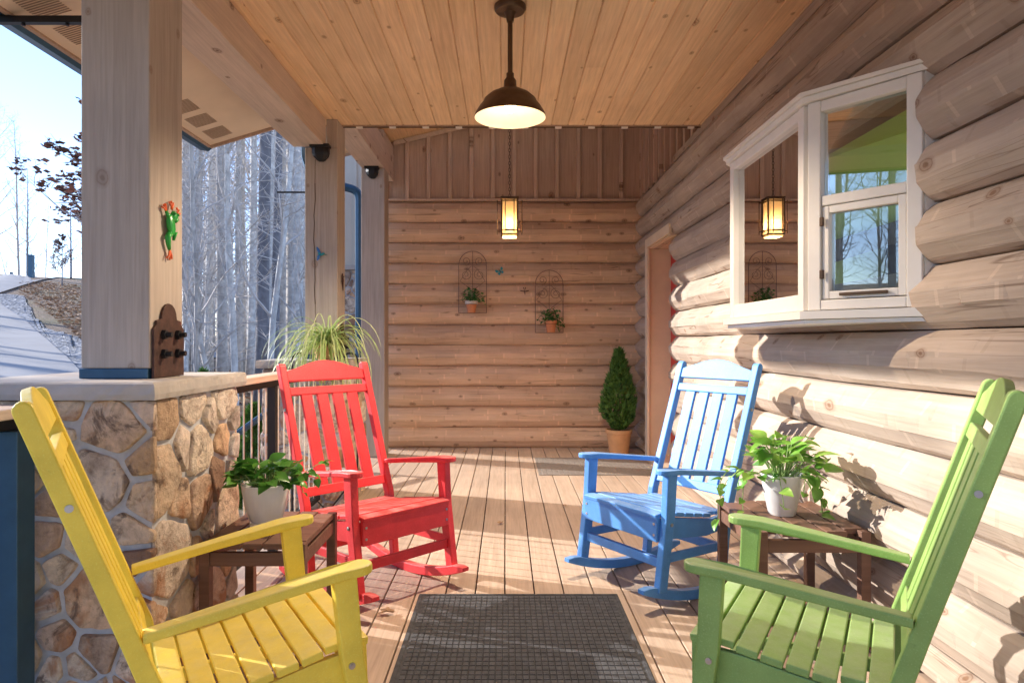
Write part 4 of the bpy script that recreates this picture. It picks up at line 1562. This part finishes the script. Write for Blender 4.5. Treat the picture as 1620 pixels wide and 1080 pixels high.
# right white pot on the table
pr_ = thing('pothos_plant', 'bright green trailing pothos in a smooth white pot on the right table', 'potted plant', (1.185, 2.93, .4605), group='pothos plants on side tables')
bm = B()
add_lathe(bm, [(0, 0), (.052, 0), (.056, .004), (.088, .165), (.091, .172), (.090, .176), (.085, .174), (.082, .150), (0, .150)], 40)
obj('pot', bm, M['white_pot'], pr_, smooth=True, sharp=40)
bm = B(); add_lathe(bm, [(.0, .152), (.083, .153)], 20); obj('soil', bm, M['soil'], pr_)
pothos(pr_, .155, .08, 62, 5, M['pothos'], [(3.3, .16, .13, 7), (3.0, .22, .05, 5), (2.6, .20, .20, 6), (-.2, .12, .16, 7), (.4, .13, .10, 6), (-1.0, .10, .14, 6), (-2.2, .08, .10, 5)], .17, 1.0)
# left ribbed pot
pl_ = thing('pothos_plant', 'dark green leafy plant in a ribbed white pot with saucer on the left table', 'potted plant', (-.955, 2.72, .4605), group='pothos plants on side tables')
bm = B()
add_lathe(bm, [(0, 0), (.060, 0), (.062, .018), (.060, .024), (0, .024)], 40)
obj('saucer', bm, M['white_pot'], pl_, smooth=True, sharp=40)
bm = B()
add_lathe(bm, [(0, .0245), (.052, .0245), (.062, .034), (.078, .08), (.090, .150), (.093, .168), (.0945, .174), (.092, .178), (.087, .174), (.083, .150), (0, .150)], 96,
          rfun=lambda k, z: 1 + (.008 if (k % 3 == 0 and .04 < z < .165) else 0))
obj('pot', bm, M['white_pot'], pl_, smooth=True, sharp=40)
bm = B(); add_lathe(bm, [(0, .153), (.084, .154)], 20); obj('soil', bm, M['soil'], pl_)
pothos(pl_, .160, .085, 90, 9, M['pothos_dark'], [(0.2, .13, .0, 5), (.5, .20, -.05, 5), (-.3, .08, .03, 4)], .11, .74)

# little wall pots in scroll trellises
def trellis(label, plabel, px, pz0, ztop, potx, seed):
    cx = px; y = 7.642; hw = .155
    th = thing('wall_trellis', label, 'trellis', (cx, y, pz0), group='rusty scroll trellises on the far log wall')
    bm = B()
    H = ztop - pz0
    za = H - hw
    fr_ = [(-hw, 0, 0)]
    for k in range(13):
        a = math.pi - math.pi * k / 12
        fr_.append((hw * math.cos(a), 0, za + hw * math.sin(a)))
    fr_.append((hw, 0, 0))
    add_tube(bm, fr_, .0045, 6)
    add_tube(bm, [(-hw, 0, 0), (hw, 0, 0)], .0045, 6)
    add_tube(bm, [(0, 0, 0), (0, 0, H)], .0035, 6)
    add_tube(bm, [(-hw, 0, za), (hw, 0, za)], .003, 6)
    def scroll(cx_, cz_, r0, turns, dirn, a0):
        P = []
        for k in range(22):
            s = k / 21; a = a0 + dirn * turns * 2 * math.pi * s
            P.append((cx_ + r0 * (1 - .8 * s) * math.cos(a), 0, cz_ + r0 * (1 - .8 * s) * math.sin(a)))
        add_tube(bm, P, .003, 5)
    for s in (-1, 1):
        scroll(s * .075, za - .11, .065, 1.6, s, math.pi / 2)
        scroll(s * .075, za + .045, .05, 1.4, -s, -math.pi / 2)
        scroll(s * .085, .16, .055, 1.5, s, math.pi / 2)
        add_tube(bm, [(s * .02, 0, za - .02), (s * .06, 0, za - .05), (s * .14, 0, za - .18), (s * .02, 0, za - .27)], .003, 5)
    obj('scroll_frame', bm, M['trellis_rust'], th)
    bm = B()
    ring = [(potx + .062 * math.cos(a), -.075 + .062 * math.sin(a), .095) for a in [2 * math.pi * k / 16 for k in range(17)]]
    add_tube(bm, ring, .003, 5, False)
    add_tube(bm, [(potx, -.075 + .062, .095), (potx, 0, .095)], .003, 5)
    obj('pot_ring', bm, M['rust'], th)
    pt = thing('potted_ivy', plabel, 'potted plant', (cx + potx, y - .075, pz0 + .002), group='terracotta pots on the trellises')
    bm = B()
    add_lathe(bm, [(0, 0), (.043, 0), (.058, .09), (.060, .093)], 24)
    obj('pot', bm, M['terracotta'], pt, smooth=True, sharp=40)
    bm = B()
    add_lathe(bm, [(.0605, .0935), (.070, .095), (.071, .128), (.066, .129), (.062, .115), (0, .115)], 24)
    obj('pot_rim', bm, M['lime_wash'] if seed == 1 else M['terracotta'], pt, smooth=True, sharp=40)
    r = random.Random(seed)
    lf, s_ = B(), B()
    for i in range(130):
        az = r.uniform(0, 6.28); el = r.uniform(-.2, 1.5); L = r.uniform(.03, .15)
        if seed == 2 and i % 5 == 0: az, el = r.uniform(-.5, .5), r.uniform(-.9, .3)
        p = Vector((math.cos(az) * math.cos(el) * L, math.sin(az) * math.cos(el) * L * .8, .12 + math.sin(el) * L * (1.05 if el > 0 else 1)))
        if i % 6 == 0: add_tube(s_, [(0, 0, .11), p * .6 + Vector((0, 0, .05)), p], .0015, 4, False)
        sz = r.uniform(.022, .042)
        leaf_mesh(lf, Matrix.Translation(p) @ rot_to(az + r.uniform(-1, 1), r.uniform(-.8, .9), r.uniform(-.8, .8)), sz, sz * .8)
    fo = obj('foliage', lf, M['ivy'], pt, smooth=True)
    obj('stem', s_, M['stem'], fo)
kpx = 7.62 / 1080
trellis('rusty arched scroll trellis on the log wall, the higher left one', 'small ivy in a white-rimmed terracotta pot on the higher left trellis', (747.5 - 800) * kpx, 1.2 - (495 - 540) * kpx, 1.2 - (397 - 540) * kpx, -.01, 1)
trellis('rusty arched scroll trellis on the log wall, the lower right one', 'small trailing ivy in a plain terracotta pot on the lower right trellis', (869 - 800) * kpx, 1.2 - (526 - 540) * kpx, 1.2 - (427 - 540) * kpx, .015, 2)

# conical evergreens
def thuja(name, label, loc, H, rad_, seed, pot=None, n=3600):
    th = thing(name, label, 'potted plant' if pot else 'shrub', loc)
    z0 = 0
    if pot:
        r1, r0, ph = pot
        bm = B()
        add_lathe(bm, [(0, 0), (r0, 0), (r0 * 1.02, .01), (r1 * .96, ph * .84), (r1 * .965, ph * .85), (r1 * 1.03, ph * .86), (r1 * 1.03, ph), (r1 * .93, ph), (r1 * .9, ph - .03), (0, ph - .03)], 40)
        obj('pot', bm, M['tan_pot'], th, smooth=True, sharp=40)
        bm = B(); add_lathe(bm, [(0, ph - .026), (r1 * .9, ph - .026)], 20); obj('soil', bm, M['soil'], th)
        z0 = ph
    r = random.Random(seed)
    tr_ = B(); add_tube(tr_, [(0, 0, z0 - .04), (0, 0, z0 + H * .5), (0, 0, z0 + H * .97)], [.016, .01, .002], 7)
    obj('trunk', tr_, M['brown_stem'], th)
    bm = B()
    def env(f):      # radius at height fraction
        return rad_ * (math.sin(min(1, (f + .06) / .34) * math.pi / 2)) * (1 - max(0, f - .22) / .78) ** .72
    for i in range(n):
        f = r.random() ** 1.25
        az = r.uniform(0, 6.28)
        lump = 1 + .40 * noise.noise(Vector((math.cos(az) * 2.2, math.sin(az) * 2.2, f * 7 + seed)))
        rr = env(f) * lump * (1 - .55 * r.random() ** 2.2)
        p = Vector((math.cos(az) * rr, math.sin(az) * rr, z0 + f * H * .985))
        L = r.uniform(.035, .075) * (.7 + H * .4); wd = L * r.uniform(.28, .5)
        up_ = r.uniform(.55, 1.35)
        mt = Matrix.Translation(p) @ rot_to(az + r.uniform(-.6, .6), up_, r.uniform(-1.5, 1.5))
        # feathery spray: three fronds
        for da in (-.5, 0, .5):
            m2 = mt @ Matrix.Rotation(da, 4, 'Z')
            l2 = L * (1 if da == 0 else .7)
            vs = [bm.verts.new(m2 @ Vector(q)) for q in ((0, -wd * .12, 0), (l2 * .55, -wd * .2, 0), (l2, 0, .003), (l2 * .55, wd * .2, 0), (0, wd * .12, 0))]
            bm.faces.new(vs)
    obj('foliage', bm, M['thuja'], th)
    return th
thuja('arborvitae', 'conical arborvitae in a tan clay pot in the far corner by the door', (1.21, 7.30, 0), .85, .185, 3, pot=(.137, .098, .262), n=3000)
x, y, z = onray(401, 640, 6.6)
thuja('arborvitae', 'dark conical shrub outside behind the thin balusters', (x, y, -.42), z + .42, .30, 8, n=4500)
x, y = (345 - 800) * 8.6 / 1080, 8.6
thuja('arborvitae', 'yellow-green shrub tip showing just above the near stone cap', ((321 - 800) * 8.0 / 1080, 8.0, -.5), 1.36, .30, 12, n=2600)
# indoor tree behind the bay glass
thuja('indoor_fir', 'dark fir tree standing indoors behind the bay window glass', (1.86, 4.4, .04), 1.74, .22, 15, n=3600)

# spider plant on the far pillar
sp = thing('spider_plant', 'variegated spider plant spilling over the far pillar behind the red chair', 'potted plant', (-1.32, 4.985, 1.069))
bm = B()
add_lathe(bm, [(0, 0), (.06, 0), (.085, .10), (.088, .105), (.08, .10), (0, .095)], 28)
obj('pot', bm, M['tan_pot'], sp, smooth=True, sharp=40)
r = random.Random(4)
bm = B()
def blade(bm, p0, az, L, el, w_, droop, n=9):
    P = []
    p = Vector(p0); e = el
    for i in range(n + 1):
        P.append(p.copy())
        e2 = e - droop * (i / n) ** 1.1
        p = p + Vector((math.cos(az) * math.cos(e2), math.sin(az) * math.cos(e2), math.sin(e2))) * L / n
    side = Vector((-math.sin(az), math.cos(az), 0))
    L_, C_, R_ = [], [], []
    for i, q in enumerate(P):
        ww = w_ * (math.sin(min(1, (i + .6) / (n * .3)) * math.pi / 2)) * (1 - (i / n) ** 2.2) + .0006
        L_.append(bm.verts.new(q + side * ww)); R_.append(bm.verts.new(q - side * ww)); C_.append(bm.verts.new(q - Vector((0, 0, ww * .5))))
    for i in range(n):
        bm.faces.new((L_[i], C_[i], C_[i + 1], L_[i + 1])); bm.faces.new((C_[i], R_[i], R_[i + 1], C_[i + 1]))
for i in range(95):
    az = r.uniform(0, 6.28)
    blade(bm, (r.uniform(-.03, .03), r.uniform(-.03, .03), .095), az, r.uniform(.15, .36), r.uniform(.5, 1.5), r.uniform(.006, .011), r.uniform(1.4, 3.1))
for i in range(100):      # long ones hanging over the deck side
    az = r.uniform(-2.4, -.5)
    blade(bm, (.02, -.02, .09), az, r.uniform(.45, .8), r.uniform(.1, 1.1), r.uniform(.004, .009), r.uniform(2.0, 2.7), n=12)
obj('foliage', bm, M['spider'], sp, smooth=True)
# grey iron scrolls beside it
sc_ = thing('iron_plant_holder', 'curled dark iron plant holder rising behind the red chair', 'plant holder', (-1.25, 4.7, 0))
def arc_pts(cx, cz, r0, a0, a1, y, n=12): return [(cx + r0 * math.cos(a0 + (a1 - a0) * k / n), y, cz + r0 * math.sin(a0 + (a1 - a0) * k / n)) for k in range(n + 1)]
for x0 in (-.22, .23):
    bm = B()
    add_tube(bm, [(x0, 0, .0), (x0, 0, 1.05)] + arc_pts(x0 + (.05 if x0 < 0 else -.05), 1.07, .05, math.pi if x0 < 0 else 0, .35 if x0 < 0 else math.pi - .35, 0), .007, 7)
    obj('upright', bm, M['black_metal'], sc_)
bm = B()
ring = [(.22 * math.cos(a), .16 * math.sin(a), .30) for a in [2 * math.pi * k / 28 for k in range(29)]]
add_tube(bm, ring, .007, 6, False)
for k in range(-5, 6):
    x = k * .038; yy = .155 * math.sqrt(max(.01, 1 - (x / .22) ** 2))
    add_box(bm, x - .009, x + .009, -yy, yy, .301, .307)
obj('shelf', bm, M['enamel'], sc_)
bm = B()
add_tube(bm, [(-.22, 0, .29), (0, .1, .0)], .006, 6); add_tube(bm, [(.23, 0, .29), (0, .1, .0)], .006, 6)
obj('brace', bm, M['black_metal'], sc_)

# ------------------------------------------------------------------ mats
def waffle(name, label, x0, x1, y0, y1, cw, cl, mat, h=.008, border=.03):
    bm = B()
    add_box(bm, x0, x1, y0, y1, .0008, .0035, bev=.001)
    th = None
    b = border
    # raised border
    for (a0, a1, b0, b1) in ((x0 + .004, x1 - .004, y0 + .004, y0 + b * .6), (x0 + .004, x1 - .004, y1 - b * .6, y1 - .004), (x0 + .004, x0 + b * .6, y0 + b * .62, y1 - b * .62), (x1 - b * .6, x1 - .004, y0 + b * .62, y1 - b * .62)):
        add_box(bm, a0, a1, b0, b1, .0036, h * .8, bev=.0015)
    nx, ny = int((x1 - x0 - 2 * b) / cw), int((y1 - y0 - 2 * b) / cl)
    for i in range(nx):
        for j in range(ny):
            cx = x0 + b + (i + .5) * (x1 - x0 - 2 * b) / nx; cy = y0 + b + (j + .5) * (y1 - y0 - 2 * b) / ny
            a, c = cw * .485, cl * .485
            q0 = [bm.verts.new((cx + sx * a, cy + sy * c, .0036)) for sx, sy in ((-1, -1), (1, -1), (1, 1), (-1, 1))]
            q1 = [bm.verts.new((cx + sx * a * .84, cy + sy * c * .86, h)) for sx, sy in ((-1, -1), (1, -1), (1, 1), (-1, 1))]
            bm.faces.new(q1)
            for k in range(4): bm.faces.new((q0[k], q0[(k + 1) % 4], q1[(k + 1) % 4], q1[k]))
    return tag(obj(name, bm, mat), label, 'mat')
waffle('doormat', 'large charcoal waffle mat on the deck between the four chairs', -.41, .53, 1.72, 3.24, .024, .034, M['mat_dark'], h=.0078)
waffle('doormat', 'taupe ribbed mat lying before the red door', .30, 1.42, 6.12, 7.04, .05, .05, M['mat_tan'], h=.006)

# dry leaves on the deck
def dry_leaf(label, x, y, s, yaw):
    bm = B()
    r = random.Random(int(x * 1000))
    c = bm.verts.new((0, 0, .012))
    ring = []
    for k in range(14):
        a = 2 * math.pi * k / 14; rr = s * (1.0 if k % 2 else .55) * r.uniform(.8, 1.1) * (1.3 if k in (0, 7) else 1)
        ring.append(bm.verts.new((rr * math.cos(a), rr * .6 * math.sin(a), .004 + abs(math.sin(a)) * s * .45)))
    for k in range(14): bm.faces.new((c, ring[k], ring[(k + 1) % 14]))
    o = obj('dry_leaf', bm, M['litter'], loc=(x, y, .002)); o.rotation_euler = (0, 0, yaw)
    tag(o, label, 'leaf', 'dry leaves on the deck')
def flr(px, py): d_ = 1296 / (py - 540); return (px - 800) * d_ / 1080, d_
for lab, px, py, s, yw in (('curled dry leaf by the near corner of the charcoal mat', 612, 972, .045, .3), ('dry leaf in the middle of the deck between red and blue chairs', 792, 829, .035, 1.2),
                           ('small dry leaf left of the blue chair arm', 893, 801, .025, 2), ('dry leaf at the foot of the far log wall', 735, 716, .035, .5),
                           ('dry leaf behind the red chair by the far pillar', 660, 760, .02, .5)):
    x, y = flr(px, py); dry_leaf(lab, x, y, s, yw)

# ------------------------------------------------------------------ lamps
lamp = thing('barn_pendant', 'bronze barn shade pendant on a rigid stem under the plank ceiling', 'pendant lamp', (.022, 3.38, 2.31))
bm = B()
add_lathe(bm, [(0, .549), (.078, .549), (.078, .530), (.070, .520), (.030, .515), (.022, .500), (.017, .47), (0, .47)], 32)
obj('canopy', bm, M['bronze'], lamp, smooth=True, sharp=40)
bm = B(); add_tube(bm, [(0, 0, .20), (0, 0, .50)], .0125, 14)
add_lathe(bm, [(.0, .215), (.019, .215), (.019, .195), (.030, .18), (.033, .135), (.036, .130)], 28)
obj('stem', bm, M['bronze'], lamp, smooth=True, sharp=40)
bm = B()
outer = [(.034, .133), (.060, .131), (.066, .125), (.100, .110), (.128, .085), (.134, .070), (.152, .048), (.172, .015), (.1775, .000), (.1775, -.004)]
add_lathe(bm, outer, 48)
shade = obj('shade', bm, M['bronze'], lamp, smooth=True, sharp=45)
bm = B()
inner = [(r0 - .003, z0 - .003) for r0, z0 in outer[:-1]] + [(.1745, -.004)]
add_lathe(bm, inner, 48)
add_lathe(bm, [(.1745, -.004), (.1775, -.004)], 48)
obj('enamel_lining', bm, M['enamel'], shade, smooth=True)
bm = B()
add_lathe(bm, [(0, .120), (.014, .118), (.014, .09), (.026, .065), (.029, .05), (.024, .032), (.010, .022), (0, .020)], 20)
obj('bulb', bm, M['bulb'], lamp, smooth=True)
pl = bpy.data.lights.new('bulb_light', 'SPOT'); pl.energy = 48; pl.color = (1, .80, .58); pl.shadow_soft_size = .015
pl.spot_size = R(158); pl.spot_blend = .35
po = bpy.data.objects.new('bulb_light', pl); COL.objects.link(po); po.parent = lamp; po.location = (0, 0, .015)

lan = thing('lantern', 'square bronze lantern with glowing amber glass hanging on a chain', 'lantern', (.036, 6.3, 2.16))
def fr_box(bm, hw, z0, z1, r0):
    for sx in (-1, 1):
        for sy in (-1, 1):
            add_box(bm, sx * hw - r0, sx * hw + r0, sy * hw - r0, sy * hw + r0, z0, z1)
    for z in (z0, z1):
        for s in (-1, 1):
            add_box(bm, -hw + r0, hw - r0, s * hw - r0 * .9, s * hw + r0 * .9, z - r0, z + r0)
            add_box(bm, s * hw - r0 * .9, s * hw + r0 * .9, -hw + r0, hw - r0, z - r0, z + r0)
bm = B()
fr_box(bm, .074, .02, .345, .006)
fr_box(bm, .074, .055, .325, .0045)
add_box(bm, -.083, .083, -.083, .083, .348, .362, bev=.003)
lf_ = obj('cage', bm, M['bronze'], lan)
bm = B()
for s in (-1, 1):        # outrigger frames on each side
    for ax in (0, 1):
        for q in (-1, 1):
            for z in (.045, .31):
                c = (s * .114, q * .04) if ax == 0 else (q * .04, s * .114)
                i_ = (s * .076, q * .04) if ax == 0 else (q * .04, s * .076)
                add_tube(bm, [(i_[0], i_[1], z + .01), (c[0], c[1], z + .01)], .0035, 5)
            c = (s * .114, q * .04) if ax == 0 else (q * .04, s * .114)
            add_tube(bm, [(c[0], c[1], .03), (c[0], c[1], .335)], .0042, 5)
        for z in (.055, .32):
            a = (s * .114, -.04, z) if ax == 0 else (-.04, s * .114, z)
            b = (s * .114, .04, z) if ax == 0 else (.04, s * .114, z)
            add_tube(bm, [a, b], .0038, 5)
obj('outer_rods', bm, M['bronze'], lan)
bm = B()
for c in ((-.066, .066, -.066, -.064), (-.066, .066, .064, .066), (-.066, -.064, -.0635, .0635), (.064, .066, -.0635, .0635)):
    add_box(bm, *c, .0, .341)
obj('glass', bm, M['lantern_glass'], lan)
bm = B()
z = .365; k = 0
while z < 1.42:
    P = []
    for j in range(13):
        a = 2 * math.pi * j / 12
        u_, v_ = .009 * math.cos(a), .019 * math.sin(a)
        P.append((u_, 0, z + .017 + v_) if k % 2 == 0 else (0, u_, z + .017 + v_))
    add_tube(bm, P, .0026, 5, False)
    z += .030; k += 1
obj('chain', bm, M['bronze'], lan)
bm = B(); add_lathe(bm, [(0, 1.44), (.05, 1.44), (.05, 1.46), (0, 1.56)], 20); obj('canopy', bm, M['bronze'], lan)
pl = bpy.data.lights.new('lantern_light', 'POINT'); pl.energy = 22; pl.color = (1, .80, .56); pl.shadow_soft_size = .02
po = bpy.data.objects.new('lantern_light', pl); COL.objects.link(po); po.parent = lan; po.location = (0, 0, .11)

# light cable clipped along the ceiling end
bm = B()
add_tube(bm, [(-1.25, 5.255, 2.846), (1.5, 5.255, 2.846)], .0045, 6)
cb = tag(obj('light_cable', bm, M['bronze']), 'thin cable clipped along the end edge of the plank ceiling', 'cable')
bm = B()
for k in range(11):
    x = -1.15 + k * .255
    add_box(bm, x, x + .05, 5.243, 5.264, 2.838, 2.8515, bev=.002)
obj('clip', bm, M['enamel'], cb)

# black faceted fixtures on posts 2 and 3
def fixture(label, x, y, z):
    th = thing('post_light', label, 'light fixture', (x, y, z), group='black faceted lights on the porch posts')
    bm = B()
    add_box(bm, -.072, .072, -.075, .0, -.010, .012, bev=.003)
    obj('mount', bm, M['black_metal'], th)
    tmp = B()
    lv = [(.062, .066, -.010), (.062, .066, -.045), (.055, .058, -.070), (.030, .030, -.098), (.014, .018, -.106)]
    rings = []
    for hx, dy, zz in lv:
        rings.append([tmp.verts.new(c) for c in ((-hx, 0, zz), (-hx, -dy * .6, zz), (-hx * .5, -dy, zz), (hx * .5, -dy, zz), (hx, -dy * .6, zz), (hx, 0, zz))])
    for a, b in zip(rings, rings[1:]):
        for k in range(6): tmp.faces.new((a[k], a[(k + 1) % 6], b[(k + 1) % 6], b[k]))
    tmp.faces.new(rings[-1]); tmp.faces.new(rings[0][::-1])
    obj('hood', tmp, M['black_metal'], th)
fixture('black faceted light at the top of the middle post', -1.375, 5.098, 2.645)
fixture('black faceted light at the top of the far post', -1.38, 7.078, 2.99)

# ------------------------------------------------------------------ ornaments
def blob(bm, c, rx, ry, rz, mt=None, seg=10):
    tmp = B()
    bmesh.ops.create_uvsphere(tmp, u_segments=seg, v_segments=seg - 2, radius=1)
    m_ = Matrix.Translation(c) @ Matrix.Diagonal((rx, ry, rz, 1))
    merge(bm, tmp, (mt @ m_) if mt else m_)
# frog: plane local x = along Y of the post (away from camera), z up, facing +X
fg = thing('frog_ornament', 'green metal tree frog with orange feet climbing the near post', 'wall ornament', (-1.2565, 2.53, 1.60), (0, 0, R(90)))
# local: x -> world +Y, y -> world -X (into the post) ; stand-off is -y
bm = B()
blob(bm, (.010, -.016, .030), .026, .012, .042, Matrix.Rotation(R(-18), 4, 'Y'))
blob(bm, (.022, -.017, .068), .021, .011, .019)
blob(bm, (.010, -.026, .076), .006, .006, .006); blob(bm, (.034, -.026, .074), .006, .006, .006)
add_tube(bm, [(.000, -.014, .050), (-.022, -.016, .062), (-.030, -.012, .078)], [.009, .007, .005], 7)
add_tube(bm, [(.030, -.014, .050), (.048, -.016, .058), (.050, -.012, .076)], [.009, .007, .005], 7)
add_tube(bm, [(-.006, -.014, -.002), (-.024, -.016, -.016), (-.016, -.014, -.040), (-.004, -.012, -.060)], [.012, .011, .009, .006], 7)
add_tube(bm, [(.020, -.014, .0), (.034, -.016, .010), (.024, -.014, -.022)], [.012, .009, .005], 7)
obj('body', bm, M['green_art'], fg, smooth=True)
def foot(bm, x, z, a0, n=3, L=.026):
    for k in range(n):
        a = a0 + (k - (n - 1) / 2) * .55
        add_tube(bm, [(x, -.012, z), (x + L * .6 * math.cos(a), -.014, z + L * .6 * math.sin(a)), (x + L * math.cos(a), -.010, z + L * math.sin(a))], [.0045, .003, .004], 6)
bm = B()
foot(bm, -.030, .078, 2.2); foot(bm, .052, .076, .9, L=.03); foot(bm, .014, .092, 1.6, L=.030); foot(bm, -.002, -.062, -1.5, 3, .036)
obj('feet', bm, M['orange_art'], fg, smooth=True)

def flat(bm, pts, th_=.003, mt=None):
    add_prism(bm, pts, -th_ / 2, th_ / 2, mt)
hb = thing('hummingbird_ornament', 'teal and blue metal hummingbird on the middle post', 'wall ornament', ((507 - 800) * 5.09 / 1080, 5.088, 1.2 + 138 * 5.09 / 1080))
bm = B()
blob(bm, (.0, 0, 0), .022, .008, .011, Matrix.Rotation(R(25), 4, 'Y')); blob(bm, (.022, 0, .002), .010, .007, .009)
add_tube(bm, [(.030, 0, .001), (.052, 0, -.010)], [.003, .001], 6)
add_tube(bm, [(-.012, 0, -.008), (-.024, 0, -.022)], [.006, .003], 6)
obj('body', bm, M['teal_art'], hb, smooth=True)
bm = B()
flat(bm, [(-.012, .004), (.006, .006), (-.010, .040), (-.022, .055), (-.030, .052), (-.024, .025)])
flat(bm, [(-.016, -.008), (.002, -.006), (-.004, -.030), (-.018, -.048), (-.026, -.045)], mt=Matrix.Translation((0, -.005, 0)))
obj('wing', bm, M['blue_art'], hb)
bf = thing('butterfly_ornament', 'teal metal butterfly on the log wall between the trellises', 'wall ornament', ((791 - 800) * kpx, 7.645, 1.2 + 111 * kpx), (0, R(-30), 0))
bm = B(); blob(bm, (0, -.004, 0), .004, .004, .028); obj('body', bm, M['black_metal'], bf)
for s in (-1, 1):
    bm = B()
    flat(bm, [(s * .003, .004), (s * .030, .038), (s * .048, .034), (s * .044, .008), (s * .003, -.002)]); flat(bm, [(s * .003, -.004), (s * .034, -.006), (s * .030, -.032), (s * .012, -.036)])
    obj('wing', bm, M['teal_art'], bf)
bf = thing('dragonfly_ornament', 'small bronze dragonfly on the log wall beside the lower trellis', 'wall ornament', ((830 - 800) * kpx, 7.645, 1.2 + 79 * kpx))
bm = B(); add_tube(bm, [(-.002, 0, .012), (.006, 0, -.035)], [.006, .003], 7); obj('body', bm, M['rust'], bf)
bm = B()
for s in (-1, 1):
    flat(bm, [(0, .006), (s * .045, .016), (s * .05, .006), (0, -.003)]); flat(bm, [(0, .012), (s * .018, .045), (s * .008, .050)])
obj('wing', bm, M['rust'], bf)
lz = thing('lizard_ornament', 'small dark metal insect on the inner side of the middle post', 'wall ornament', (-1.2555, 5.22, 1.66), (0, 0, R(90)))
bm = B()
add_tube(bm, [(0, -.008, .06), (0, -.01, .0), (.02, -.008, -.07)], [.004, .009, .003], 7)
for s in (-1, 1):
    for z in (.02, -.01):
        add_tube(bm, [(0, -.008, z), (s * .03, -.012, z + .02)], .0035, 5)
obj('body', bm, M['rust'], lz)

# the cleaned-up dump of unused prototypes: put any prototype tree never placed out of the way
for th_ in protos + hp + [oak]:
    if not th_.get('label'):
        for c in list(th_.children): bpy.data.objects.remove(c)
        bpy.data.objects.remove(th_)
